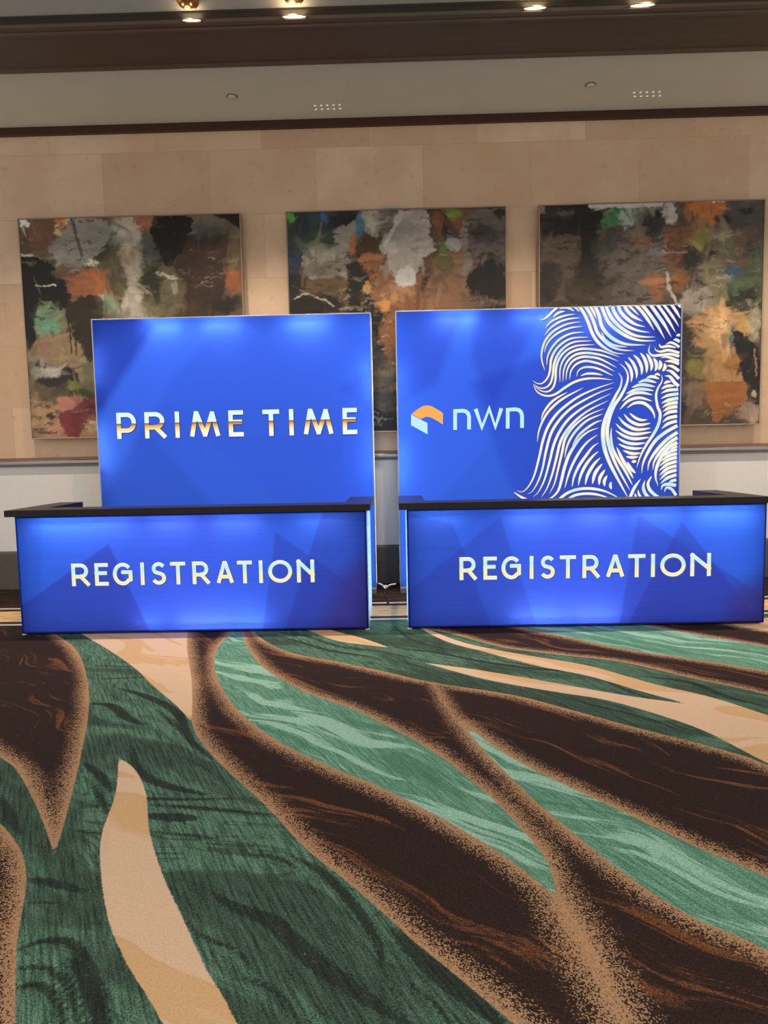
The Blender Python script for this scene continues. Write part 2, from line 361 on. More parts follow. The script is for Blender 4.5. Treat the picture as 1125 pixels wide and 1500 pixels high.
# ------------------------------------------------------------------ back wall
Z_BB = at_y(565, 797.5, WY).z; Z_RAIL0 = at_y(200, 680, WY).z; Z_RAIL1 = at_y(200, 670, WY).z
Z_TR0 = 5.342; Z_TR1 = at_y(560, 171, WY-.05).z
def wallpaper():
    t = NT('gold leaf wallpaper'); p = t.n('ShaderNodeNewGeometry').outputs['Position']
    sx = t.n('ShaderNodeSeparateXYZ'); t.l(p, sx.inputs[0]); cb = t.n('ShaderNodeCombineXYZ'); t.l(sx.outputs[0], cb.inputs[0]); t.l(sx.outputs[2], cb.inputs[1])
    v = t.mapping(cb.outputs[0], (1, 1, 1), (0, 0, 0), (.25, -.02, 0))
    b = t.n('ShaderNodeTexBrick'); t.l(v, b.inputs[0]); b.offset = .5; b.inputs['Scale'].default_value = 1.0
    b.inputs['Brick Width'].default_value = 1.25; b.inputs['Row Height'].default_value = .73; b.inputs['Mortar Size'].default_value = .0035
    b.inputs['Mortar Smooth'].default_value = .6
    b.inputs['Color1'].default_value = (*srgb((202, 170, 144)), 1); b.inputs['Color2'].default_value = (*srgb((230, 202, 176)), 1); b.inputs['Mortar'].default_value = (*srgb((190, 158, 130)), 1)
    n1 = t.noise(v, 1.6, 5, .6); n2 = t.noise(v, 9, 4, .6)
    c = t.mix(t.smooth(n1, .3, .7), b.outputs[0], t.mix(.5, b.outputs[0], srgb((198, 160, 126))))
    c = t.mix(t.smooth(n2, .58, .78, 0, .34), c, srgb((140, 112, 82)))
    c = t.mix(t.smooth(n2, .42, .26, 0, .34), c, srgb((228, 198, 164)))
    t.bsdf(c, .48, .12, .4, bump=n2, bstr=.06); return t.m
struct('wall_back', BX(-8.6, 8.6, WY, WY+.15, 0, 6.0), wallpaper(), 'wallpapered wall in pale gold squares')
def panel_mat():
    t = NT('wainscot fabric'); p = t.n('ShaderNodeNewGeometry').outputs['Position']
    v = t.noise(t.mapping(p, (30, 1, .4)), 3, 3); v2 = t.noise(t.mapping(p, (1.3, 1, .1)), 1.5, 2)
    c = t.mix(v, srgb((216, 214, 214)), srgb((230, 228, 228))); c = t.mix(t.smooth(v2, .4, .6, 0, .4), c, srgb((224, 216, 214)))
    t.bsdf(c, .75, 0, .3); return t.m
pm = panel_mat(); bm = bmesh.new(); x = -8.6
while x < 8.6:
    box(bm, x, x+1.2495, WY-.025, WY+.01, Z_BB-.01, Z_RAIL0+.02); x += 1.25
struct('trim_9', bm, pm, 'pale grey fabric wainscot panels below the rail')
struct('baseboard_back', prism_x([(WY+.01, .002), (WY-.05, .002), (WY-.05, Z_BB-.03), (WY-.04, Z_BB-.012), (WY-.025, Z_BB), (WY+.01, Z_BB)], -8.6, 8.6),
       simple('dark charcoal baseboard', (86, 78, 74), .55, 0, 9, .25), 'tall dark charcoal baseboard')
rz = Z_RAIL0; rh = Z_RAIL1-Z_RAIL0
prof = [(WY+.01, rz-.008), (WY-.03, rz-.008), (WY-.055, rz+.0)]+[(WY-.055-.035*math.sin(a), rz+rh*.5-rh*.5*math.cos(a)) for a in np.linspace(.15, PI-.15, 9)]+[(WY-.05, rz+rh), (WY+.01, rz+rh)]
struct('trim_10', prism_x(prof, -8.6, 8.6), simple('brushed pewter rail', (150, 144, 142), .28, .8, 12), 'rounded pewter chair rail', True)
struct('trim_11', prism_x([(WY+.01, rz+rh), (WY-.045, rz+rh), (WY-.045, rz+rh+.008), (WY-.03, rz+rh+.018), (WY+.01, rz+rh+.018)], -8.6, 8.6),
       simple('copper bead', (150, 106, 86), .3, .7, 12), 'copper bead above the chair rail')
struct('trim_12', BX(-8.6, 8.6, WY-.05, WY+.01, Z_TR0, Z_TR1+.02), simple('dark mahogany strip', (62, 30, 22), .45, 0, 14, .3), 'dark mahogany strip at the top of the wall')

# ------------------------------------------------------------------ ceiling
ZC = Z_TR1
plaster = simple('grey plaster', (212, 208, 194), .8, 0, 3, .05)
Y_C0 = at_z(560, 83, ZC).y
struct('ceiling', BX(-8.6, 8.6, Y_C0-.02, WY+.1, ZC, ZC+.1), plaster, 'grey plaster ceiling strip beside the wall')
def beam_mat():
    t = NT('brown painted moulding'); p = t.n('ShaderNodeNewGeometry').outputs['Position']
    n = t.noise(t.mapping(p, (.5, 30, 30)), 1.5, 3); n2 = t.noise(t.mapping(p, (.35, .35, .35)), 1.3, 2)
    c = t.mix(n, srgb((74, 62, 50)), srgb((98, 84, 68))); c = t.mix(t.smooth(n2, .45, .6, 0, .5), c, srgb((92, 60, 38)))
    t.bsdf(c, .5, 0, .4); return t.m
Y_B1 = Y_C0; Y_B0 = at_z(560, 24, ZC-.1).y
zb = ZC-.1; bmat = beam_mat()
pr = [(Y_B1, ZC+.05), (Y_B1, ZC-.03), (Y_B1-.02, ZC-.055), (Y_B1-.05, ZC-.06), (Y_B1-.055, ZC-.085), (Y_B1-.11, zb), (Y_B1-.13, zb+.018), (Y_B1-.15, zb+.018),
      (Y_B0+.17, zb+.018), (Y_B0+.15, zb+.018), (Y_B0+.14, zb), (Y_B0+.10, zb-.004), (Y_B0+.09, zb+.012), (Y_B0+.07, zb+.012), (Y_B0+.05, zb-.002), (Y_B0+.01, zb+.004), (Y_B0, zb+.03),
      (Y_B0-.015, zb+.06), (Y_B0-.015, ZC+.10), (Y_B0-.01, ZC+.2), (Y_B1, ZC+.2)]
struct('trim_13', prism_x(pr, -8.6, 8.6), bmat, 'broad brown moulded beam across the ceiling')
ZM = ZC-.04
struct('trim_14', prism_x([(Y_B0-.012, ZM-.035), (Y_B0-.05, ZM-.012), (Y_B0-.06, ZM-.02), (Y_B0-.06, ZM+.05), (Y_B0-.012, ZM+.05)], -8.6, 8.6), simple('painted cove shadow', (52, 44, 36), .7), 'cove between beam and ceiling, coloured dark as its shadow')  # shade of the joint is put into this strip's dark colour
struct('trim_15', BX(-8.6, 8.6, -1.5, Y_B0-.04, ZM, ZM+.1), simple('pale ceiling plaster', (176, 172, 158), .8, 0, 3, .04), 'main grey plaster ceiling')

gold = simple('gold reflector', (190, 136, 76), .3, .9, 8)
lamp = glow('lamp lens', (255, 232, 196), 6.0)
brass = simple('lamp trim', (190, 170, 140), .35, .6)
def spot(name, loc, tgt, power, size, blend, parent=None, r=.05, col=(1, .83, .62)):
    l = bpy.data.lights.new(name, 'SPOT'); l.energy = power; l.spot_size = math.radians(size); l.spot_blend = blend; l.shadow_soft_size = r; l.color = col
    o = bpy.data.objects.new(name, l); COL.objects.link(o)
    o.location = loc; d = Vector(tgt)-Vector(loc); q = d.to_track_quat('-Z', 'Y'); o.rotation_euler = q.to_euler()
    if parent: o.parent = parent; o.location = Vector(loc)-Vector(parent.location)
    return o
# washers tucked along the beam edge
names = ['small lit ceiling lamp at the beam edge, the leftmost of four', 'lit ceiling lamp at the beam edge, second from the left',
         'lit ceiling lamp at the beam edge, third from the left', 'lit ceiling lamp at the beam edge, rightmost and widest of four']
for (px, py, wpx), nm in zip([(281, 30.5, 26), (431, 25.3, 33), (783.5, 12.7, 31), (941, 8.5, 33)], names):
    c = at_z(px, py, zb-.012); c.z = zb-.012
    rr = wpx/2*c.y/F_PX*1.02
    t_ = thing('wall_washer', nm, 'ceiling light', c, 'ceiling lamps along the beam edge'); tilt = Matrix.Rotation(math.radians(23), 4, 'X')
    obj('trim_ring', lathe(bmesh.new(), [(rr*1.0, .012), (rr*1.05, .006), (rr*1.04, 0), (rr*.97, 0), (rr*.95, .006)], 36, tilt), brass, t_, smooth=True)
    gl = bpy.data.lights.new('lamp_glow', 'POINT'); gl.energy = 1.3 if wpx > 30 else .4; gl.color = (1, .68, .36); gl.shadow_soft_size = .03
    go = bpy.data.objects.new('lamp_glow', gl); COL.objects.link(go); go.parent = t_; go.location = (0, -.13, -.03)
    obj('lens', lathe(bmesh.new(), [(rr*.98, .006), (rr*.7, .002), (rr*.3, -.001), (.001, -.001)], 36, tilt), lamp, t_, smooth=True)
for i, x in enumerate((-3.9, -2.2, -1.05, .35, 1.85, 3.2, 4.5)):
    spot('washer_light', (x, Y_B0+.25, zb-.08), (x, WY-.9, -.6), WASH_W, 98, 1.0)
for (px, py, wpx), nm in zip([(275, -4, 33), (430, -12, 34)], ['gold recessed downlight at the left, its whole rim in view', 'gold recessed downlight on the right, cut by the top of the photo']):
    c = at_z(px, py, ZM); rr = wpx/2*c.y/F_PX
    t_ = thing('recessed_downlight', nm, 'ceiling light', c, 'gold recessed ceiling downlights')
    obj('rim', lathe(bmesh.new(), [(rr*1.08, -.001), (rr*1.06, -.012), (rr*.98, -.014), (rr*.95, -.004)], 40), brass, t_, smooth=True)
    obj('reflector', lathe(bmesh.new(), [(rr*.97, -.012), (rr*.93, -.03), (rr*.80, -.055), (rr*.55, -.07), (rr*.2, -.076), (.001, -.076)], 40), gold, t_, smooth=True)
    for k in range(2):
        bm = bmesh.new(); a = -PI/2+(k-.5)*1.5; box(bm, rr*.5*math.cos(a)-.008, rr*.5*math.cos(a)+.008, rr*.5*math.sin(a)-.008, rr*.5*math.sin(a)+.008, -.086, -.07, .003); obj('glint', bm, glow('painted glint', (255, 222, 170), 1.0) if 'painted glint' not in bpy.data.materials else bpy.data.materials['painted glint'], t_)  # tiny glowing blocks stand for highlights on the gold reflector

white = simple('white enamel', (226, 220, 208), .5)
for n_, (px, py, nm) in enumerate([(480, 156.5, 'white perforated grille dots on the grey ceiling, left of centre'), (945.5, 137.5, 'white perforated grille dots on the grey ceiling, at the right')]):
    c = at_z(px, py, ZC); t_ = thing('ceiling_vent', nm, 'vent', c, 'perforated ceiling grilles'); bm = bmesh.new()
    sh = 0 if n_ == 0 else .035
    glow_dot = bpy.data.materials.get('glowing grille dot') or glow('glowing grille dot', (214, 204, 186), .9)  # brightness of the dots is put into an emissive material
    for i in range(5):
        for j in range(2):
            bm = bmesh.new()
            M = Matrix.Translation((( i-2)*.068+(sh if j == 0 else 0), (j-.5)*-.085, -.003)); bmesh.ops.create_uvsphere(bm, u_segments=10, v_segments=6, radius=.013, matrix=M @ Matrix.Diagonal((1, 1, .5, 1))); obj('perforation', bm, glow_dot, t_, smooth=True)
    obj('grille_plate', BX(-.19, .22, -.075, .075, -.0025, 0), plaster, t_)
for px, py, nm in [(340, 141, 'round sprinkler cap on the grey ceiling at the left'), (865, 124, 'round sprinkler cap on the grey ceiling at the right')]:
    c = at_z(px, py, ZC)
    t_ = thing('sprinkler_cap', nm, 'sprinkler', c, 'ceiling sprinkler caps')
    obj('cap', lathe(bmesh.new(), [(.045, 0), (.045, -.012), (.04, -.016), (.001, -.017)], 28), plaster, t_, smooth=True)
    obj('collar', lathe(bmesh.new(), [(.056, 0), (.056, -.004), (.046, -.005)], 28), simple('dark collar', (80, 72, 64), .6) if 'dark collar' not in bpy.data.materials else bpy.data.materials['dark collar'], t_, smooth=True)

# ------------------------------------------------------------------ paintings
def paint(name, label, px0, px1, zt, zb_, crop, base, blobs, seed, sgn=False):
    ox, oy, k = crop
    x0 = px0; x1 = px1; Wd = x1-x0; Hd = zt-zb_; PY = WY-.125; fw = .014
    root = thing(name, label, 'painting', ((x0+x1)/2, WY-.002, zb_), 'three large abstract paintings')
    cp = lambda q: (lambda v: (v.x, v.z))(at_y(ox+q[0]/k, oy+q[1]/k, WY-.125))
    n = 330; us = np.linspace(x0+fw, x1-fw, n); vs_ = np.linspace(zb_+fw, zt-fw, n)
    me, U, V = grid_mesh('canvas', us, vs_, lambda u, v: np.stack([u-(x0+x1)/2, np.full_like(u, -.117), v-zb_], 1))
    wu = U+(fbm(U*4, V*4, seed)-.5)*.12+(fbm(U*24, V*34, seed+5, 6)-.5)*.07
    wv = V+(fbm(U*4, V*4, seed+9)-.5)*.12+(fbm(U*34, V*24, seed+6, 6)-.5)*.07
    col = np.ones((len(U), 3))*lin(base)
    f1 = fbm(U*2.2, V*3.2, seed+20)[:, None]; col = col*(.35+1.3*f1)
    sp = 1/k*PY/F_PX
    def lay(col, b):
        shp, c = b[0], lin(b[1]); soft = (b[2] if len(b) > 2 else .015)*(1.6 if b[0][0] == 'e' else 1.0); c = c*.86+c.mean()*.14; al = b[3] if len(b) > 3 else 1.
        if shp[0] == 'e':
            cx, cz = cp((shp[1], shp[2])); d = (np.sqrt(((wu-cx)/(shp[3]*sp))**2+((wv-cz)/(shp[4]*sp))**2)-1)*min(shp[3], shp[4])*sp
        elif shp[0] == 's':
            d = seg_dist(wu*.5+U*.5, wv*.5+V*.5, [cp(q) for q in shp[2]], False)-shp[1]*sp
        else:
            poly = [cp(q) for q in spline(list(shp)+[shp[0]], 4)[:-1]]; d = seg_dist(wu, wv, poly)
        brk = (fbm(wu*11, wv*24, seed+31, 6)-.5)*soft*2.6
        m = np.clip(.5-(d+brk)/(2*soft), 0, 1)[:, None]*al
        tex = (.62+.76*fbm(wu*4+wv*2, wv*17, seed+int(c[0]*999), 5))[:, None]
        return col*(1-m)+c*tex*m
    for b in blobs: col = lay(col, b)
    # overlapping dabs that drag neighbouring colours into each other
    rg = np.random.RandomState(seed); C3 = col.reshape(n, n, 3)
    for q in range(800):
        ci, cj = rg.randint(0, n, 2); oi = int(np.clip(ci+rg.randint(-16, 17), 0, n-1)); oj = int(np.clip(cj+rg.randint(-16, 17), 0, n-1))
        near = rg.rand() < .78; cc = C3[ci, cj] if near else C3[oi, oj]; cc = cc*(.55+rg.rand()*.95)
        a = rg.rand()*PI if rg.rand() < .4 else (PI/2 if rg.rand() < .5 else 0)+rg.randn()*.25
        la, lb = 4+rg.rand()*20, 1.5+rg.rand()*6; R_ = int(la+3)
        i0, i1, j0, j1 = max(0, ci-R_), min(n, ci+R_), max(0, cj-R_), min(n, cj+R_); II, JJ = np.mgrid[i0:i1, j0:j1]
        uu = (II-ci)*math.sin(a)+(JJ-cj)*math.cos(a); vv = -(JJ-cj)*math.sin(a)+(II-ci)*math.cos(a)
        d_ = np.sqrt((uu/la)**2+(vv/lb)**2)+.5*(vnoise(uu*.12+q, vv*.9, q)-.5)
        m_ = (np.clip((1-d_)*3, 0, 1)*(.25+.55*rg.rand()))[..., None]; C3[i0:i1, j0:j1] = C3[i0:i1, j0:j1]*(1-m_)+cc*m_
    col = C3.reshape(-1, 3)
    for b in blobs:
        if len(b) > 2 and b[2] <= .008: col = lay(col, (b[0], b[1], b[2], .8))
    sc1 = fbm(wu*8, wv*34, seed+50, 6); m = (np.clip((sc1-.56)*7, 0, 1)*np.clip((fbm(U*1.9, V*1.9, seed+51)-.48)*7, 0, 1))[:, None]*.7; col = col*(1-m)+lin((26, 22, 20))*m
    sc2 = fbm(wu*9, wv*30, seed+60, 6); m = (np.clip((sc2-.62)*9, 0, 1)*np.clip((fbm(U*2.1, V*2.1, seed+61)-.56)*8, 0, 1))[:, None]*.45; col = col*(1-m)+lin((178, 166, 146))*m
    lum = fbm(U*1.3+3, V*1.6, seed+80)[:, None]; col = col*(.72+.6*lum)
    set_c(me, 'paint', np.clip(col, 0, 1))
    if 'oil paint' not in bpy.data.materials:
        t = NT('oil paint'); c = t.attr('paint').outputs['Color']; p = t.coord(); v = t.noise(t.mapping(p, (6, 6, 30)), 4, 4)
        t.bsdf(t.mix(1.0, c, t.mix(v, (.75, .75, .75), (1.2, 1.2, 1.2)), 'MULTIPLY'), .42, 0, .4, bump=v, bstr=.15)
        t = NT('frame metal'); p = t.coord(); t.bsdf(t.mix(t.noise(p, 2, 2), srgb((158, 120, 92)), srgb((176, 168, 160))), .3, .75)
    link('canvas', me, bpy.data.materials['oil paint'], root)
    bm = bmesh.new(); h = Wd/2
    for a in ((-h, -h+fw, 0, Hd), (h-fw, h, 0, Hd), (-h+fw, h-fw, 0, fw), (-h+fw, h-fw, Hd-fw, Hd)): box(bm, a[0], a[1], -.125, -.06, a[2], a[3], .002)
    obj('frame', bm, bpy.data.materials['frame metal'], root)
    obj('stretcher', BX(-h+.02, h-.02, -.112, 0, .02, Hd-.02), simple('canvas back '+str(seed), (90, 76, 60), .8), root)
    if sgn:
        bm = bmesh.new(); s0 = cp((175, 968)); pts = [(s0[0]+i*.006-(x0+x1)/2, -.1185, s0[1]-zb_+.02*math.sin(i*2.3)*math.cos(i*.7)+.004*math.sin(i*.9)) for i in range(30)]
        tube(bm, pts, .0022, 5); obj('signature', bm, simple('signature ink', (60, 36, 24), .7), root)
    return root
PW = WY-.125
def px_of(px, py): return at_y(px, py, PW).x
zt, zb_ = (at_y(352, 311, PW).z+at_y(742, 302, PW).z+at_y(1122, 290, PW).z)/3, (at_y(48, 643, PW).z+at_y(1115, 622, PW).z)/2
BK = (14, 12, 11)
P1 = [([(80, 90), (250, 85), (240, 200), (85, 215)], (112, 76, 56)), (('e', 98, 93, 18, 14), (226, 224, 220), .006), ([(225, 120), (250, 85), (290, 85), (260, 118)], (205, 160, 110), .006), (('e', 245, 92, 22, 12), (196, 112, 40), .006),
      ([(195, 205), (250, 140), (300, 88), (420, 88), (445, 150), (400, 230), (330, 292), (280, 285), (225, 250)], (142, 136, 130), .008), (('s', 7, [(290, 85), (312, 160), (340, 240)]), (84, 62, 50), .004),
      (('e', 470, 190, 40, 60), (98, 100, 76)), (('e', 430, 215, 32, 34), (58, 60, 34)), (('e', 385, 350, 60, 60), (176, 98, 34)),
      ([(450, 88), (560, 88), (590, 230), (575, 400), (640, 495), (470, 495), (525, 400), (515, 250)], (176, 166, 150), .03), (('e', 540, 240, 40, 30), (160, 140, 110), .02),
      (('e', 645, 220, 75, 60), (78, 82, 78), .03), (('e', 625, 345, 45, 60), (46, 48, 28), .02), (('e', 640, 440, 60, 40), (120, 112, 80), .02), ([(540, 80), (650, 80), (635, 118), (555, 118)], (150, 88, 60), .008),
      (('s', 14, [(470, 230), (500, 340), (460, 420)]), (92, 84, 50), .02),
      ([(760, 150), (900, 150), (960, 260), (920, 380), (880, 500), (740, 500), (750, 350), (722, 260)], (64, 43, 30), .02), (('e', 840, 130, 80, 26), (84, 80, 80), .01), ([(640, 70), (775, 72), (770, 160), (735, 220), (695, 283), (660, 240), (628, 150)], BK, .004),
      ([(850, 62), (985, 62), (985, 135), (940, 105)], (16, 14, 13), .006), (('e', 955, 210, 28, 70), (112, 92, 62)), (('e', 962, 350, 42, 46), (156, 88, 42), .01), (('e', 935, 445, 60, 40), (40, 30, 26), .02), (('e', 700, 350, 40, 50), (118, 106, 82), .02), (('e', 700, 450, 50, 36), (110, 100, 74), .02),
      ([(80, 240), (140, 245), (228, 290), (200, 312), (285, 345), (292, 440), (250, 462), (210, 430), (165, 420), (150, 520), (120, 635), (90, 500)], (12, 10, 10), .005), (('s', 3, [(150, 360), (190, 363), (230, 360)]), (220, 216, 210), .003), (('s', 4, [(85, 238), (130, 240)]), (200, 200, 194), .004),
      (('e', 340, 362, 60, 42), (160, 92, 54), .006), ([(150, 440), (240, 430), (265, 520), (240, 560), (150, 560)], (118, 140, 104), .02), (('e', 190, 520, 45, 22), (92, 150, 122), .012), (('e', 330, 560, 60, 90), (136, 116, 84), .03),
      ([(268, 440), (400, 400), (425, 500), (385, 680), (335, 610), (290, 520)], (46, 34, 22), .008), (('s', 4, [(275, 470), (290, 560), (292, 640)]), (34, 26, 18), .003), (('s', 3, [(314, 560), (315, 650)]), (34, 26, 18), .003), (('e', 445, 450, 40, 34), (120, 140, 112), .01),
      ([(120, 590), (250, 560), (370, 680), (380, 750), (130, 690)], (150, 126, 92), .02), (('e', 170, 610, 40, 30), (150, 112, 94), .02), ([(125, 670), (220, 690), (315, 720), (325, 800), (220, 780), (130, 750)], (44, 38, 34), .012), (('e', 205, 715, 45, 22), (166, 160, 150), .01), (('e', 150, 725, 22, 26), (150, 144, 134), .01), (('e', 365, 720, 24, 60), (112, 106, 84), .02), (('e', 300, 772, 34, 18), (134, 140, 56), .012), (('e', 330, 805, 60, 18), (58, 66, 30), .015),
      ([(130, 800), (240, 820), (400, 830), (400, 985), (130, 985)], (172, 134, 92), .02), (('e', 210, 820, 70, 36), (106, 88, 66), .02), (('e', 280, 850, 45, 30), (192, 122, 102), .01), ([(245, 900), (300, 870), (330, 830), (405, 815), (405, 900), (355, 925), (330, 988), (288, 988), (255, 940)], (128, 36, 46), .006), (('e', 215, 900, 26, 14), (56, 44, 38), .01), (('e', 215, 965, 50, 20), (186, 128, 100), .012), (('e', 385, 930, 26, 34), (204, 164, 112), .012),
      (('e', 380, 265, 30, 14), (214, 210, 200), .01), (('e', 412, 410, 16, 16), (206, 202, 192), .01), (('e', 440, 120, 26, 20), (176, 172, 162), .012), (('e', 690, 322, 40, 5), (200, 194, 176), .005)]
P2 = [([(80, 240), (190, 235), (150, 310), (140, 400), (95, 470)], (28, 48, 86), .01), ([(80, 80), (265, 85), (285, 230), (200, 265), (100, 240)], (44, 60, 50), .012), (('e', 98, 112, 16, 22), (70, 160, 60), .008), (('e', 150, 150, 30, 40), (26, 44, 60), .012), (('e', 225, 240, 55, 24), (84, 98, 62), .012), (('e', 205, 112, 34, 10), (40, 66, 104), .01),
      (('e', 330, 120, 75, 50), (18, 22, 26), .01), (('e', 252, 110, 14, 30), (36, 88, 150), .008), ([(290, 160), (385, 130), (372, 260), (345, 375), (200, 375), (158, 290), (200, 245), (285, 240)], (146, 140, 130), .012), (('e', 260, 330, 80, 28), (98, 92, 78), .015), (('e', 397, 150, 16, 54), (56, 112, 136), .008), (('e', 372, 225, 15, 38), (176, 102, 30), .008), (('e', 425, 220, 40, 60), (76, 46, 20), .015),
      ([(400, 82), (480, 85), (480, 200), (430, 190), (410, 130)], (148, 142, 126), .012), ([(475, 85), (570, 85), (540, 180), (490, 200)], (104, 96, 92), .012), ([(150, 370), (350, 370), (370, 470), (300, 520), (180, 480)], (98, 72, 42), .02), ([(350, 300), (440, 270), (450, 525), (330, 525)], (28, 22, 20), .015), (('e', 200, 485, 105, 45), (24, 20, 20), .008), (('s', 3, [(120, 455), (160, 430), (240, 460), (282, 490)]), (190, 176, 150), .004), (('e', 120, 380, 35, 50), (22, 20, 22), .012),
      ([(395, 295), (440, 262), (500, 300), (600, 360), (720, 275), (715, 400), (660, 530), (480, 530), (440, 430), (415, 340)], (132, 84, 46), .012), (('e', 560, 420, 60, 40), (156, 110, 70), .03), (('e', 690, 410, 26, 90), (44, 34, 30), .015), (('s', 14, [(400, 295), (430, 275), (480, 290)]), (164, 104, 56), .008), (('e', 425, 412, 14, 20), (196, 142, 72), .004), (('e', 500, 485, 20, 34), (196, 136, 50), .008),
      ([(700, 82), (850, 80), (850, 200), (770, 240), (720, 230), (712, 150)], (130, 78, 36), .01), (('e', 800, 95, 34, 16), (104, 140, 40), .01), (('e', 775, 180, 38, 36), (22, 20, 20), .012), ([(850, 80), (1012, 75), (1012, 290), (880, 300), (845, 180)], (98, 84, 80), .015), (('e', 930, 180, 60, 40), (60, 52, 52), .02), (('e', 990, 90, 24, 14), (24, 22, 22), .01),
      ([(710, 270), (840, 250), (860, 350), (880, 520), (690, 520), (692, 380)], (138, 98, 66), .02), (('e', 742, 305, 36, 36), (84, 88, 42), .015), (('e', 738, 242, 18, 18), (66, 116, 40), .003), (('e', 790, 222, 40, 22), (160, 158, 160), .008), (('s', 14, [(848, 130), (835, 200), (850, 290), (835, 340)]), (132, 122, 112), .008),
      ([(500, 200), (530, 160), (570, 88), (690, 88), (685, 200), (700, 260), (650, 280), (640, 330), (575, 405), (530, 340), (505, 275), (470, 245)], (168, 160, 152), .008), (('e', 610, 180, 50, 50), (112, 102, 98), .02), (('e', 535, 245, 26, 22), (190, 184, 178), .008), (('e', 585, 365, 42, 40), (196, 194, 192), .008), (('s', 7, [(545, 120), (570, 95), (530, 180), (500, 230)]), (200, 196, 186), .006),
      ([(840, 340), (940, 290), (1012, 320), (1012, 470), (930, 455), (860, 440)], (19, 17, 17), .012), (('e', 930, 480, 80, 20), (112, 88, 68), .015), (('e', 960, 500, 60, 16), (30, 26, 26), .01),
      ([(430, 510), (520, 510), (500, 700), (500, 770), (470, 700)], (26, 22, 20), .01), (('e', 455, 640, 16, 36), (60, 54, 46), .006), (('e', 522, 610, 28, 80), (134, 84, 40), .008), (('e', 525, 740, 10, 60), (104, 74, 50), .01), (('e', 485, 820, 40, 100), (98, 82, 60), .02), (('e', 535, 830, 12, 20), (156, 98, 40), .006), (('e', 480, 870, 40, 30), (64, 56, 44), .02), ([(430, 930), (550, 940), (550, 1020), (430, 1025)], (22, 20, 20), .012)]
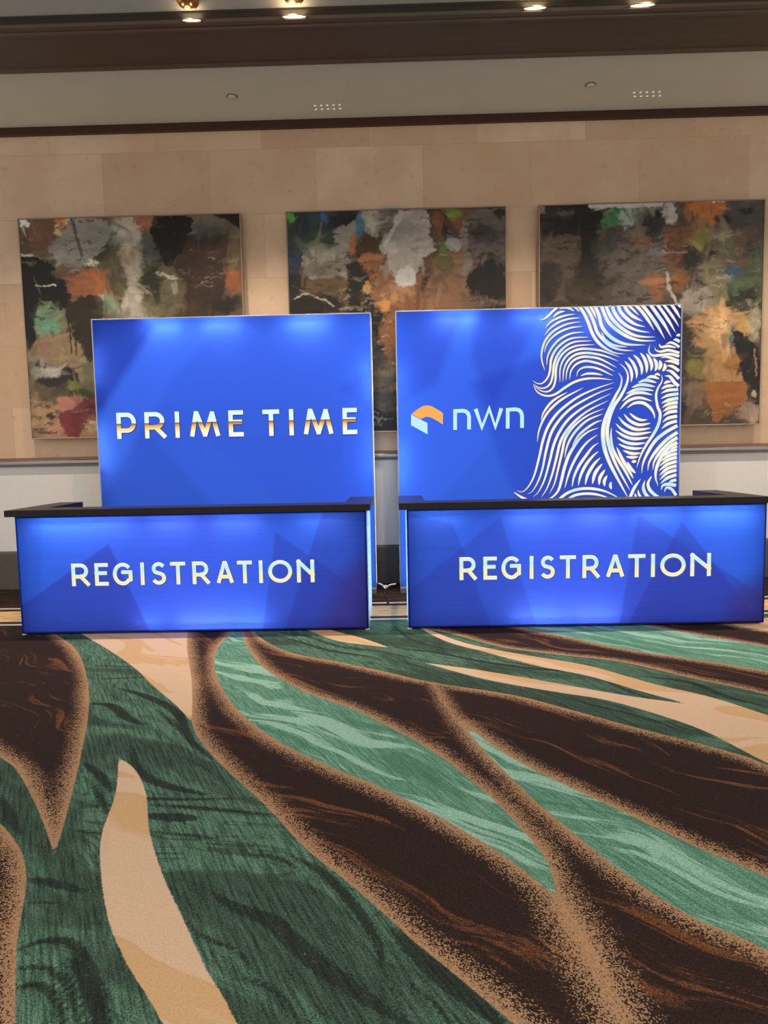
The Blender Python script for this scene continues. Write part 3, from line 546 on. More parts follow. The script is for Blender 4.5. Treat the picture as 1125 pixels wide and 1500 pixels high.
P3 = [([(100, 80), (360, 85), (350, 340), (280, 345), (260, 240), (150, 235), (95, 240)], (18, 15, 14), .012), ([(95, 230), (260, 245), (275, 340), (200, 460), (165, 560), (95, 560)], (88, 72, 58), .02), (('e', 130, 440, 55, 110), (44, 37, 34), .02), (('e', 105, 108, 14, 20), (150, 128, 112), .008), (('e', 200, 130, 50, 12), (92, 78, 64), .02),
      ([(400, 88), (515, 84), (475, 160), (420, 218), (370, 190)], (44, 112, 56), .015), (('s', 10, [(325, 97), (480, 92), (640, 84)]), (196, 196, 190), .005), (('e', 500, 145, 48, 36), (152, 168, 154), .02), (('e', 575, 115, 50, 30), (126, 120, 110), .015), ([(350, 200), (640, 215), (660, 400), (600, 560), (430, 560), (390, 420)], (94, 83, 76), .03), (('e', 440, 240, 60, 40), (70, 62, 60), .02), (('e', 390, 290, 50, 40), (60, 54, 50), .02), (('e', 590, 185, 48, 48), (44, 42, 42), .012), (('e', 625, 290, 40, 40), (100, 98, 100), .02),
      (('e', 320, 380, 70, 50), (38, 30, 24), .02), (('e', 300, 475, 95, 60), (52, 40, 29), .02), (('e', 370, 500, 60, 26), (70, 56, 42), .02), (('e', 545, 258, 50, 32), (118, 74, 46), .015), (('e', 640, 110, 20, 40), (20, 18, 18), .01), (('e', 678, 120, 28, 50), (182, 176, 170), .008), ([(645, 200), (800, 185), (790, 270), (725, 365), (660, 330)], (116, 72, 44), .015), (('e', 740, 160, 60, 24), (70, 56, 42), .015),
      ([(745, 75), (880, 68), (945, 72), (925, 150), (850, 185), (790, 130)], (184, 104, 30), .012), (('e', 900, 70, 40, 8), (206, 204, 196), .005), (('e', 1020, 130, 90, 60), (72, 66, 62), .02), (('e', 1040, 118, 40, 14), (24, 28, 40), .01), (('e', 940, 160, 50, 12), (34, 28, 24), .01), (('e', 820, 252, 36, 44), (126, 120, 50), .015), (('e', 920, 220, 66, 16), (160, 150, 120), .012), (('e', 1000, 290, 50, 30), (60, 56, 54), .012), (('e', 985, 285, 18, 18), (150, 110, 84), .01), (('e', 780, 330, 36, 40), (34, 30, 28), .015),
      ([(985, 430), (1040, 320), (1118, 285), (1115, 510), (1000, 545), (900, 525)], (78, 90, 62), .02), (('e', 1020, 500, 80, 30), (36, 38, 26), .02), ([(785, 380), (880, 340), (945, 400), (955, 500), (890, 535), (830, 455)], (110, 104, 76), .012), (('e', 875, 322, 26, 18), (22, 22, 22), .008), (('e', 930, 290, 45, 32), (88, 90, 58), .012), (('e', 965, 388, 18, 30), (28, 96, 128), .01), (('e', 965, 460, 16, 28), (40, 100, 70), .01),
      (('e', 630, 460, 38, 60), (130, 82, 46), .012), (('e', 725, 430, 40, 50), (128, 82, 34), .015), (('e', 810, 530, 85, 62), (146, 132, 122), .015), (('e', 700, 500, 40, 24), (60, 52, 46), .012), (('s', 6, [(670, 400), (680, 470), (720, 540)]), (170, 160, 150), .006),
      ([(770, 620), (900, 535), (1000, 590), (1035, 700), (1000, 890), (850, 890), (850, 750), (765, 700)], (172, 130, 78), .02), (('e', 910, 650, 60, 60), (190, 150, 100), .03), (('e', 1030, 640, 36, 40), (184, 144, 66), .015), (('e', 1075, 620, 34, 70), (170, 160, 130), .015), (('e', 960, 800, 50, 50), (156, 104, 34), .02), (('e', 965, 700, 12, 50), (40, 104, 110), .01),
      ([(965, 655), (1040, 690), (1095, 760), (1092, 965), (1062, 972), (1050, 900), (1010, 875), (1000, 780)], (22, 19, 17), .008), (('e', 750, 740, 40, 150), (48, 42, 38), .02), (('e', 800, 830, 34, 44), (120, 112, 50), .02), (('e', 790, 960, 60, 60), (128, 108, 94), .02), (('e', 745, 1000, 24, 60), (36, 34, 32), .015), ([(840, 900), (1005, 880), (1008, 965), (960, 1020), (885, 1080), (868, 1000)], (158, 94, 26), .006), (('e', 1050, 1020, 60, 50), (146, 122, 102), .015), (('e', 1070, 940, 12, 12), (200, 180, 160), .008), (('s', 3, [(1070, 740), (1072, 860)]), (160, 120, 90), .003)]
paint('abstract_painting', 'large abstract painting at the left with black leaf shapes and a crimson patch', at_y(36, 470, PW).x*0+px_of(25, 318), px_of(352, 311), zt, zb_, (0, 290, 2.8125), (96, 84, 62), P1, 3, True)
paint('abstract_painting', 'large abstract painting in the middle with a white tapering shape and a small green dot', px_of(418, 310), px_of(742, 302), zt, zb_, (390, 280, 2.885), (84, 66, 50), P2, 11)
paint('abstract_painting', 'large abstract painting at the right with green, grey and orange leaf shapes', px_of(789, 300), px_of(1122, 290), zt, zb_, (760, 270, 3.082), (84, 70, 58), P3, 23)
t_ = thing('metal_clip', 'small pale metal clip on the top edge of the middle painting', 'clip', (at_y(574, 306, PW).x, PW+.03, zt+.001))
obj('clip_body', BX(-.11, .11, -.04, .02, 0, .025, .004), simple('pale clip', (188, 182, 172), .4, .5), t_)

# ------------------------------------------------------------------ light boxes
alu = simple('satin aluminium', (176, 178, 182), .35, .8, 20)
def led(parent, loc, sx, sy, power, rot, col=(1, 1, 1), spread=180):
    l = bpy.data.lights.new('led_strip', 'AREA'); l.shape = 'RECTANGLE'; l.size = sx; l.size_y = sy; l.energy = power*LED; l.color = col; l.spread = math.radians(spread)
    o = bpy.data.objects.new('led_strip', l); COL.objects.link(o); o.parent = parent; o.location = loc; o.rotation_euler = rot; return o
FRONT = (PI/2, 0, 0)     # shines towards -Y
def fabric_mat(name, streak):
    t = NT(name); c = t.attr('print').outputs['Color']; p = t.coord()
    if streak:
        v = t.noise(t.mapping(p, (.8, 1, 60)), 1.5, 3, .6); c = t.mix(1.0, c, t.mix(v, (.80, .80, .84), (1.16, 1.16, 1.12)), 'MULTIPLY')
    tr = t.n('ShaderNodeBsdfTranslucent'); t.l(c, tr.inputs[0]); df = t.n('ShaderNodeBsdfDiffuse'); t.l(c, df.inputs[0])
    mx = t.n('ShaderNodeMixShader'); mx.inputs[0].default_value = .12; t.l(tr.outputs[0], mx.inputs[1]); t.l(df.outputs[0], mx.inputs[2]); t.l(mx.outputs[0], t.out.inputs[0]); return t.m
FAB = fabric_mat('backlit printed fabric', False); FABC = fabric_mat('backlit wrinkled printed fabric', True)
def fabric(parent, name, x0, x1, z0, z1, step, colfn, mat):
    us = np.linspace(x0, x1, int((x1-x0)/step)+1); vs_ = np.linspace(z0, z1, int((z1-z0)/step)+1); px = parent.location
    me, U, V = grid_mesh(name, us-px.x, vs_-px.z, lambda u, v: np.stack([u, np.zeros_like(u), v], 1))
    set_c(me, 'print', colfn(U+px.x, V+px.z)); return link(name, me, mat, parent)
def side(x, z, a, b):
    """>0 on the right-hand side of the line a->b (points in the panel plane)"""
    return ((b[0]-a[0])*(z-a[1])-(b[1]-a[1])*(x-a[0]))/math.hypot(b[0]-a[0], b[1]-a[1])
def sst(d, w_=.012): return np.clip(.5-d/(2*w_), 0, 1)[:, None]
BLUE = lin((75, 121, 228)); DEEP = lin((60, 84, 190)); VIOL = lin((78, 70, 205))

def glyphs():
    a = lambda cx, cy, rx, ry, t0, t1, n=18: [(cx+rx*math.cos(math.radians(t)), cy+ry*math.sin(math.radians(t))) for t in np.linspace(t0, t1, n)]
    return {  # strokes in a 0..1 x 0..1 cell (edges of the strokes touch the cell)
     'P': [[(0, 0), (0, 1)], [(0, 1), (.55, 1)]+a(.55, .64, .45, .36, 90, -90)+[(0, .28)]],
     'R': [[(0, 0), (0, 1)], [(0, 1), (.5, 1)]+a(.5, .70, .42, .30, 90, -90)+[(0, .40)], [(.52, .40), (1, 0)]],
     'I': [[(.5, 0), (.5, 1)]], 'M': [[(0, 0), (.17, 1), (.2, 1)], [(.2, 1), (.5, 0)], [(.5, 0), (.8, 1)], [(.8, 1), (1, 0)]],
     'E': [[(1, 1), (0, 1), (0, 0), (1, 0)], [(0, .57), (.85, .57)]],
     'E2': [[(1, 1), (0, 1), (0, 0), (1, 0)], [(0, .62), (.8, .62)], [(0, .53), (0, .62)]],
     'T': [[(0, 1), (1, 1)], [(.5, 1), (.5, 0)]],
     'G': [a(.52, .5, .52, .5, 48, 270, 26)+a(.52, .5, .46, .5, 270, 318, 8)+[(1, .2), (1, .60), (.5, .60)]],
     'S': [a(.52, .755, .44, .245, 38, 230, 20)+[(.5, .52)]+a(.5, .255, .47, .255, 62, -145, 22)],
     'A': [[(0, 0), (.46, 1), (.54, 1)], [(.54, 1), (1, 0)], [(.15, .27), (.85, .27)]],
     'O': [a(.5, .5, .5, .5, 0, 360, 40)], 'N': [[(0, 0), (0, 1)], [(0, 1), (1, .30)], [(1, 0), (1, 1)]]}
GL = glyphs()
def ribbon(bm, pts, hw, y, closed=False, cap=0):
    """flat stroke of constant half width in the XZ plane, mitred"""
    pts = [np.array(p, float) for p in pts]; P = [pts[0]]
    for p in pts[1:]:
        if np.linalg.norm(p-P[-1]) > 1e-6: P.append(p)
    n = len(P)
    if cap: 
        if not closed:
            d = (P[0]-P[1])/np.linalg.norm(P[0]-P[1]); P[0] = P[0]+d*cap; d = (P[-1]-P[-2])/np.linalg.norm(P[-1]-P[-2]); P[-1] = P[-1]+d*cap
    L, R_ = [], []
    for i in range(n):
        if closed: a, b = P[(i-1) % (n-1)], P[(i+1) % (n-1)] if i < n-1 else P[1]
        else: a, b = P[max(i-1, 0)], P[min(i+1, n-1)]
        d1 = P[i]-a; d2 = b-P[i]
        if np.linalg.norm(d1) < 1e-9: d1 = d2
        if np.linalg.norm(d2) < 1e-9: d2 = d1
        d1 = d1/np.linalg.norm(d1); d2 = d2/np.linalg.norm(d2); n1 = np.array([-d1[1], d1[0]]); n2 = np.array([-d2[1], d2[0]])
        m = n1+n2; m = m/max(np.linalg.norm(m), 1e-6); k = 1/max(m@n1, .55)
        L.append(bm.verts.new((P[i][0]+m[0]*hw*k, y, P[i][1]+m[1]*hw*k))); R_.append(bm.verts.new((P[i][0]-m[0]*hw*k, y, P[i][1]-m[1]*hw*k)))
    for i in range(n-1): bm.faces.new((L[i], L[i+1], R_[i+1], R_[i]))
def text_mesh(cells, word, H, th, y, hw, dx=0, dz=0, zb0=None):
    bm = bmesh.new()
    for ch, (x0, x1, z0) in zip(word, cells):
        if ch == ' ': continue
        ww = x1-x0; g = GL[ch]
        for k, s in enumerate(g):
            pts = []
            for u, v in s:
                X = x0+th+u*(ww-2*th) if ch != 'I' else (x0+x1)/2
                pts.append((X+dx, z0+th+v*(H-2*th)+dz))
            closed = ch == 'O'
            flat = ch in 'PRIMETAN' and (len(s) <= 4)
            ribbon(bm, pts, hw, y-.00003*k, closed, cap=(th if len(s) == 2 and ch not in 'MA' else th*.9 if len(s) <= 4 and ch in 'E' else th*.6))
    return bm
def letter_mat(name, stops, h, strength=1.0):
    t = NT(name); s = t.n('ShaderNodeSeparateXYZ'); t.l(t.coord(), s.inputs[0]); f = t.math('DIVIDE', s.outputs[2], h, clamp=True)
    t.emit(t.ramp(f, [(p, srgb(c)) for p, c in stops]), strength); return t.m
def lettering(parent, word, cells_px, plane, top_py, bot_py, th, stops, pname, shadow, inset=None):
    """cells_px: (x0,x1) pixel extents; top/bottom pixel heights at first and last letters"""
    n = len(cells_px); cells = []; j = 0; xs = [c for c in cells_px if c]
    A = at_y(xs[0][0], bot_py[0], plane); B = at_y(xs[-1][1], bot_py[1], plane); A2 = at_y(xs[0][0], top_py[0], plane); B2 = at_y(xs[-1][1], top_py[1], plane)
    z0 = (A.z+B.z)/2; H = (A2.z+B2.z)/2-z0; ox = parent.location.x; my = lambda X: (X-A.x)/(B.x-A.x)
    mid = (bot_py[0]+bot_py[1]+top_py[0]+top_py[1])/4
    for c in cells_px:
        if c is None: cells.append((0, 0, 0)); continue
        cells.append((at_y(c[0], mid, plane).x-ox, at_y(c[1], mid, plane).x-ox, 0.0))
    root_z = z0-parent.location.z
    g = obj('lettering', text_mesh(cells, word, H, th, 0, th), letter_mat(pname, stops, H), parent, (0, -.004, root_z))
    g['label'] = 'backlit lettering '+''.join(w_ if w_ != ' ' else ' ' for w_ in word)
    obj('letter_outline', text_mesh(cells, word, H, th, 0, th+shadow[0], shadow[1], shadow[2]), glow(pname+' outline', shadow[3], 1), g, (0, .0015, 0))
    if inset: obj('letter_inline', text_mesh(cells, word, H, th, 0, th*.22, -th*.25, -th*.1), glow(pname+' inline', inset, 1), g, (0, -.0015, 0))
    return g

def silver():
    if 'crinkled silver fabric' in bpy.data.materials: return bpy.data.materials['crinkled silver fabric']
    t = NT('crinkled silver fabric'); p = t.coord()
    v = t.noise(t.mapping(p, (1, 8, 22), (.6, 0, 0)), 2.2, 4, .7, 1.5); c = t.mix(t.smooth(v, .36, .64), srgb((84, 132, 186)), srgb((214, 236, 250)))
    tr = t.n('ShaderNodeBsdfTranslucent'); t.l(c, tr.inputs[0]); df = t.n('ShaderNodeBsdfDiffuse'); t.l(c, df.inputs[0])
    mx = t.n('ShaderNodeMixShader'); mx.inputs[0].default_value = .4; t.l(tr.outputs[0], mx.inputs[1]); t.l(df.outputs[0], mx.inputs[2]); t.l(mx.outputs[0], t.out.inputs[0]); return t.m
def backdrop(label, px_l, px_r, facets, patches, inner):
    x0 = at_y(px_l[0], px_l[1], BY).x; x1 = at_y(px_r[0], px_r[1], BY).x; z0, z1 = .062, (at_y(px_l[0], px_l[1], BY).z+at_y(px_r[0], px_r[1], BY).z)/2
    xm = (x0+x1)/2; D = .13; root = thing('light_box_backdrop', label, 'backdrop', (xm, BY, 0)); h = (x1-x0)/2; f = .012
    bm = bmesh.new()
    for a in ((-h, -h+f, z0, z1, -1), (h-f, h, z0, z1, 1), (-h+f, h-f, z0, z0+f, 0), (-h+f, h-f, z1-f, z1, 0)): box(bm, a[0], a[1], -.001, .004 if a[4] == inner else D, a[2], a[3], .001)
    obj('frame', bm, alu, root)
    obj('back_panel', BX(-h+f, h-f, D-.01, D-.002, z0+f, z1-f), simple('white back panel', (235, 236, 240), .7) if 'white back panel' not in bpy.data.materials else bpy.data.materials['white back panel'], root)
    for s in (-1, 1): obj('foot', BX(s*(h-.045)-.045, s*(h-.045)+.045, -.03, D+.03, .002, z0, .004), alu, root)
    xs_ = inner*(h+.0012)
    me_, U_, V_ = grid_mesh('side_fabric', np.linspace(.004, D-.002, 12), np.linspace(z0, z1, 120), lambda u, v: np.stack([np.full_like(u, xs_)+inner*.002*fbm(u*30, v*14, 2), u, v], 1))
    link('side_fabric', me_, silver(), root)['label'] = 'pale glowing side fabric'
    led(root, (inner*(h-.004), D/2, (z0+z1)/2), (z1-z0)*.97, D*.8, 5.0, (0, inner*-PI/2, 0), (.72, .88, 1))
    def col(x, z):
        c = np.ones((len(x), 3))*BLUE
        for poly, k, tint in facets:
            q = [(lambda v: (v.x, v.z))(at_y(p[0], p[1], BY)) for p in poly]; m = sst(seg_dist(x, z, q), .05)*k; c = c*(1-m)+tint*m
        return c
    fabric(root, 'printed_fabric', x0+f*.6, x1-f*.6, z0+f*.6, z1-f*.6, .02, col, FAB)
    hz = (z0+z1)/2
    led(root, (0, D-.02, hz), (x1-x0)*.98, (z1-z0)*.98, 18, FRONT)
    for kind, px, py, ln, pw in patches:
        v = at_y(px, py, BY)
        if kind == 't': led(root, (v.x-xm, .055, z1-.03), ln, .03, pw*.48, (math.radians(38), 0, 0))
        if kind == 'l': led(root, (-h+.03, .05, v.z), .03, ln, pw*.48, (PI/2, 0, math.radians(48)))
        if kind == 'r': led(root, (h-.03, .05, v.z), .03, ln, pw*.48, (PI/2, 0, math.radians(-48)))
    return root, x0, x1, z0, z1
F1 = [([(133, 740), (150, 733), (250, 560), (345, 450), (560, 450), (560, 870), (120, 870)], .2, DEEP), ([(210, 620), (420, 870), (120, 870), (150, 730)], .35, lin((60, 96, 190))),
      ([(130, 455), (190, 455), (225, 480), (150, 600), (140, 600)], .65, lin((44, 60, 160))), ([(500, 570), (560, 620), (560, 520)], .4, DEEP), ([(300, 640), (560, 870), (560, 640)], .25, lin((64, 100, 215)))]  # top-left polygon paints in the corner that the uneven LEDs leave dim
F2 = [([(575, 455), (680, 455), (640, 560), (578, 600)], .5, DEEP), ([(700, 450), (800, 450), (720, 600), (690, 520)], .5, DEEP), ([(690, 560), (1000, 445), (1000, 900), (800, 900), (760, 740)], .45, lin((56, 74, 190))),
      ([(930, 440), (1005, 440), (1000, 560)], .65, lin((52, 52, 140))), ([(640, 740), (740, 620), (780, 900), (600, 900)], .3, lin((64, 106, 205)))]
bl, a0, a1, b0, b1 = backdrop('blue backlit backdrop reading PRIME TIME, behind the left counter', (133, 466), (543, 459), F1,
    [('t', 238, 480, .40, 2.2), ('t', 325, 480, .40, 2.0), ('t', 450, 480, .42, 2.6), ('l', 150, 535, .42, 1.6), ('l', 155, 655, .48, 2.0), ('r', 528, 560, .46, 2.6), ('r', 535, 665, .5, 1.4)], 1)
br_, c0, c1, d0, d1 = backdrop('blue backlit backdrop with a white engraved mane face and lower-case wordmark, behind the right counter', (579, 458), (1000, 443), F2,
    [('t', 668, 480, .42, 2.4), ('t', 785, 480, .42, 2.2), ('t', 890, 480, .4, 1.6), ('l', 590, 560, .5, 1.6), ('l', 590, 680, .5, 1.8), ('r', 985, 660, .5, 1.6)], -1)
PT = [(171, 199.5), (212, 243), (255.5, 264), (278, 322), (335, 357), None, (385, 409.5), (423.5, 430.5), (445, 488), (502, 523.5)]
lettering(bl, 'PRIME TIME', PT, BY, (604, 598), (642.5, 636.5), .0245, [(0, (240, 252, 252)), (.2, (255, 250, 222)), (.33, (255, 236, 156)), (.45, (246, 192, 108)), (.54, (180, 122, 74)), (.575, (112, 72, 60)), (.585, (222, 250, 255)), (1, (228, 252, 255))], 'gold and ice lettering', (.005, .003, -.004, (40, 48, 120)))

# --- line artwork: tapered strokes, in four blocks of the printed panel (each traced at its own scale)
SC = 8.036
ART = {(740, 430): """400,295 430,312 490,280 560,210 620,158|26e;635,185 690,168 750,175 815,210|25;565,285 600,245 650,218 708,210|26;805,155 840,180 875,220|18s
472,412 530,340 620,290 720,258 825,242|24;462,497 530,410 640,335 760,298 888,288|24;468,910 432,790 430,690 470,560 560,450 690,375 800,345 893,335|26
462,700 480,620 540,530 640,455 770,405 915,388|24;487,848 500,740 555,630 640,540 750,480 850,460 937,457|25
323,1025 380,1060 440,1055 500,990 528,900 540,780 590,670 680,580 800,525 985,515|27;330,1065 400,1110 470,1110 530,1060 560,960 575,830 620,720 700,630 820,570 1023,557|27
345,1090 420,1145 500,1155 560,1110 590,1020 600,870 640,760 720,670 850,615 1060,602|27;328,1065 370,1150 440,1195 520,1205 600,1180 700,1110 820,1040 950,1005 1100,1000 1265,1018|28
645,1050 645,900 680,790 760,700 880,655 1000,655 1125,672 1210,700 1350,750|27;678,1048 690,900 740,790 830,720 950,700 1080,715 1200,745 1335,800|27
713,1030 730,900 790,800 890,750 1000,748 1125,775 1315,875|27;757,1018 775,910 840,830 940,795 1040,810 1150,845 1290,920|27
840,980 860,910 930,870 1030,870 1130,900 1270,970|24;882,972 960,945 1060,945 1150,962|26
870,150 930,240 980,350 1020,460 1080,560 1170,640 1290,700 1415,713|36s;940,150 1000,240 1050,360 1080,450 1140,530 1240,620 1370,665 1520,675|36s;995,150 1035,210 1073,300|30s""",
(870, 430): """10,145 60,260 90,380 160,480 270,560 400,600 610,607|40s;85,140 130,260 180,350 280,440 420,520 560,555 730,557|38s;140,140 170,220 230,320 340,420 470,490 600,512 722,512|38s
215,138 235,210 300,310 400,390 530,440 662,460|38s;285,136 310,210 380,290 480,360 605,395|38s;355,134 390,200 460,270 577,330|38s;400,138 450,180 530,260|24s
480,128 560,210 640,320 710,438|36s;560,125 650,240 740,370 835,540|38s;655,121 740,240 830,370 912,518|38s;733,118 810,220 890,340 963,465|34s;805,114 880,210 950,310 1000,395|30s;895,110 960,200 1020,300|32s;985,104 1000,135 1020,172|32s
85,450 130,540 210,600 300,622 392,630|26;660,600 645,680 690,730 790,725 900,715 1003,740|30e;715,630 725,665 780,685 880,668 1003,700|30e;765,590 790,630 880,620 970,640|30;840,600 900,578 960,600 1003,632|28e
930,548 965,545 1008,568|34e;965,500 990,490 1012,492|30e;780,755 870,748 1000,795|30e;830,800 910,798 1000,830|32e;850,850 920,858 1000,912|34e;840,905 910,920 1000,1005|36e;830,970 890,978 940,1040 995,1092|38e
360,795 420,870 445,960 437,1045|36;400,750 460,820 500,920 500,1005|36;462,720 520,780 560,870 560,962|38;543,697 590,760 620,850 617,940|40;615,705 655,770 680,850 668,915|40;695,755 730,810 735,870 715,915|40;770,785 785,840 760,905|40;830,820 835,870 805,918|38
300,822 370,890 400,980 375,1090 310,1215 230,1335 170,1505 155,1655 185,1825 250,1995 330,2150 425,2320|42;285,930 325,1000 310,1100 255,1205 190,1340 125,1505 105,1655 125,1825 180,1985 270,2165 400,2405|46
795,955 800,1030 750,1120 730,1210 748,1330 778,1415 760,1535 700,1655 620,1775 550,1905 500,2055|34
710,965 745,948 778,968|26;610,1000 680,978 770,1005|34;515,1050 610,1022 740,1050|34;440,1108 560,1073 722,1098|36;375,1180 500,1130 600,1128 705,1145|36;330,1270 440,1185 560,1168 690,1195|36
820,1065 860,1040 905,1040|30;790,1125 860,1090 955,1085|34;785,1178 870,1140 990,1130|34e;785,1240 870,1200 993,1180|34e""",
(740, 580): """420,290 450,200 520,100 600,30 735,-45|27;375,548 400,400 470,240 570,120 700,20 925,-98|28
133,1112 200,1128 270,1070 340,940 400,720 440,540 500,370 600,220 720,110 880,0 1080,-90 1282,-157|31;262,1155 320,1120 390,1000 440,850 480,650 540,440 640,280 770,150 930,50 1110,-40 1270,-97|31
330,1188 390,1130 460,990 520,780 570,580 640,420 740,280 870,170 1020,80 1245,-27|31;425,1193 490,1090 550,930 600,740 650,540 730,400 850,270 1000,160 1215,55|31
518,1155 580,1030 620,870 670,660 700,520 770,400 870,300 1000,215 1165,150|29;700,740 720,620 770,500 860,380 980,280 1150,210|28;788,588 860,470 960,380 1060,315 1140,285|28
100,1130 180,1185 270,1225 380,1245|26;430,1235 540,1200 620,1120 660,1000 690,870 740,720 800,610 880,500 980,420 1100,375|36
700,1090 740,940 800,790 880,650 970,540 1090,455|30;785,1075 810,950 870,820 960,690 1030,600 1100,550|34;857,1060 890,930 950,810 1030,710 1100,650|36;940,1050 970,930 1040,810 1120,725|38;1025,1040 1050,930 1090,860 1145,797|40;1105,1050 1115,960 1175,865|38
615,1235 720,1150 850,1100 1000,1090 1150,1115 1260,1160 1360,1215|32s;715,1235 820,1170 960,1150 1100,1165 1260,1215|30s;860,1228 980,1215 1090,1228|26""",
(870, 580): """205,370 200,480 220,620 290,760 370,890 455,1055|36;265,600 330,740 400,860 465,975|40;390,775 430,850 490,912|38;300,165 400,62 530,22 687,62|34;385,145 470,88 570,82 650,130 700,200 715,270|38
415,200 490,260 560,285 628,280|32;350,212 420,290 530,340 668,322|36;285,245 370,335 500,395 668,380|38;253,325 350,410 480,450 680,425|38;250,405 360,475 480,505 655,487|38;268,487 370,545 480,565 612,552|36;285,565 380,605 480,620 580,612|36;340,640 420,672 480,680 552,672|36;375,715 450,724 522,715|34;440,775 470,772 500,768|36
790,90 870,52 990,25|38e;800,140 870,98 985,75|38e;808,187 880,143 980,125|38e;808,243 880,193 978,178|38e;805,312 870,263 978,238|38e;792,388 870,328 975,295|36e
560,920 575,800 630,670 720,530 840,430 980,350|38e;632,888 650,780 730,650 850,520 980,430|38e;690,875 710,770 790,650 890,550 980,490|38e;755,1065 725,960 735,850 790,720 880,610 978,548|40e
885,645 930,615 978,592|26e;790,725 880,665 975,628|34e;780,775 870,710 975,678|36e;765,830 860,758 972,722|36e;762,885 860,808 972,770|36e;765,940 860,858 970,822|36e;770,990 860,908 970,872|36e;780,1035 860,968 968,928|36e;875,1020 920,1000 968,988|34e
790,1105 810,1055 870,1040 965,1052|38e;828,1135 850,1082 910,1095 965,1170|32e;415,1222 470,1090 550,975|36s;515,1100 530,1160 570,1218|28e;480,1140 490,1180 510,1218|24e;600,990 580,1080 610,1160 670,1218|38e;680,940 635,1030 660,1110 740,1180 835,1212|38
125,1065 122,1000 155,935|36;205,1100 192,1050 205,1010|34"""}
def artwork(parent):
    ox = parent.location.x; bms = [bmesh.new() for _ in range(3)]; k = BY/F_PX/SC; n_ = 0
    xmax = at_y(992, 600, BY).x-ox; ztop = b1*0+d1-.008
    for (cx, cy), txt in ART.items():
        for s in txt.replace('\n', ';').split(';'):
            pts, wd = s.strip().split('|'); kind = wd[-1] if wd[-1] in 'se' else ''; W_ = float(wd.rstrip('se'))*1.0
            P = [tuple(map(float, q.split(','))) for q in pts.split()]
            P = [(lambda v: (v.x-ox, v.z))(at_y(cx+q[0]/SC, cy+q[1]/SC, BY)) for q in P]
            C = spline(P, 9); n = len(C); n_ += 1
            Ls = np.concatenate([[0], np.cumsum([np.linalg.norm(C[i+1]-C[i]) for i in range(n-1)])]); Ls /= Ls[-1]
            for layer, (ex, dx, dz) in enumerate(((5, .0045, -.0055), (4.2, 0, 0), (-6, -.0008, .001))):
                bm = bms[layer]; L, R_ = [], []
                for i, p in enumerate(C):
                    t = Ls[i]
                    if kind == 's': e = min(1, (1-t)*2.4)**.75
                    elif kind == 'e': e = min(1, t*2.4)**.75
                    else: e = (max(0, math.sin(PI*min(1, max(0, t)))))**.62
                    hw = max(.3, (W_/2*e+ex/2*(1 if e > .25 else e*4)))*k
                    d = C[min(i+1, n-1)]-C[max(i-1, 0)]; d = d/max(np.linalg.norm(d), 1e-9)
                    q = (p[0]+dx, p[1]+dz); y = -.00002*(n_ % 7)
                    a = (min(q[0]-d[1]*hw, xmax+.09), y, min(q[1]+d[0]*hw, ztop)); b = (min(q[0]+d[1]*hw, xmax+.09), y, min(q[1]-d[0]*hw, ztop))
                    L.append(bm.verts.new(a)); R_.append(bm.verts.new(b))
                for i in range(n-1): bm.faces.new((L[i], L[i+1], R_[i+1], R_[i]))
    tw = NT('backlit white print'); p = tw.coord(); v = tw.noise(p, 3.2, 2); tw.emit(tw.ramp(v, [(.35, srgb((255, 248, 222))), (.5, srgb((244, 252, 250))), (.62, srgb((196, 238, 255)))]), 1.0)
    tg = NT('backlit gold print'); p = tg.coord(); v = tg.noise(p, 2.6, 2); tg.emit(tg.ramp(v, [(.38, srgb((240, 206, 150))), (.62, srgb((205, 190, 190)))]), .85)
    g = obj('face_artwork', bms[2], tw.m, parent, (0, -.006, 0)); g['label'] = 'white engraved line drawing of half a face with a flowing mane'
    obj('gold_edging', bms[1], tg.m, g, (0, .0015, 0)); obj('navy_edging', bms[0], glow('backlit navy print', (54, 60, 128), 1), g, (0, .003, 0))
artwork(br_)
# wordmark and folded emblem
ox = br_.location.x
def Q(px, py): v = at_y(px, py, BY); return (v.x-ox, v.z)
def poly_obj(name, pts, mat, parent, y):
    bm = bmesh.new(); bm.faces.new([bm.verts.new((p[0], y, p[1])) for p in pts]); return obj(name, bm, mat, parent)
e = lambda x, y: Q(590+x/5.625, 570+y/5.625)
em = thing_em = bpy.data.objects.new('emblem', None); COL.objects.link(em); em.parent = br_
em_o = [e(*p) for p in spline([(70, 207), (115, 172), (160, 143), (200, 135), (240, 143), (285, 168), (332, 198)], 5)]+[e(330, 292), e(285, 262)]+[e(*p) for p in spline([(240, 238), (215, 229), (185, 230), (152, 248)], 5)]
bm = bmesh.new(); vs0 = [bm.verts.new((p[0], -.005, p[1])) for p in em_o]; bm.faces.new(vs0); bmesh.ops.triangulate(bm, faces=bm.faces)
obj('orange_fold', bm, glow('backlit orange print', (255, 178, 92)), em)
poly_obj('white_fold', [e(68, 210), e(203, 280), e(204, 373), e(68, 297)], glow('backlit ice print', (196, 240, 255)), em, -.0055)
ice = bpy.data.materials['backlit ice print']
bm = bmesh.new(); hw = .0205
def n_glyph(x0, x1, yt, yb, y1):
    return [(x0+14, yb), (x0+14, yt+34), (x0+22, yt+20)] + [(x0+50, yt+14), (x0+80, yt+12), (x0+108, yt+20), (x0+125, yt+42), (x1-15, yt+75), (x1-15, y1)]
ribbon(bm, [e(*p) for p in [(431, 336), (431, 181), (495, 178), (520, 184), (538, 200), (546, 228), (546, 332)]], hw, -.005)
ribbon(bm, [e(*p) for p in [(864, 325), (864, 170), (930, 166), (955, 172), (974, 190), (982, 218), (982, 320)]], hw, -.005)
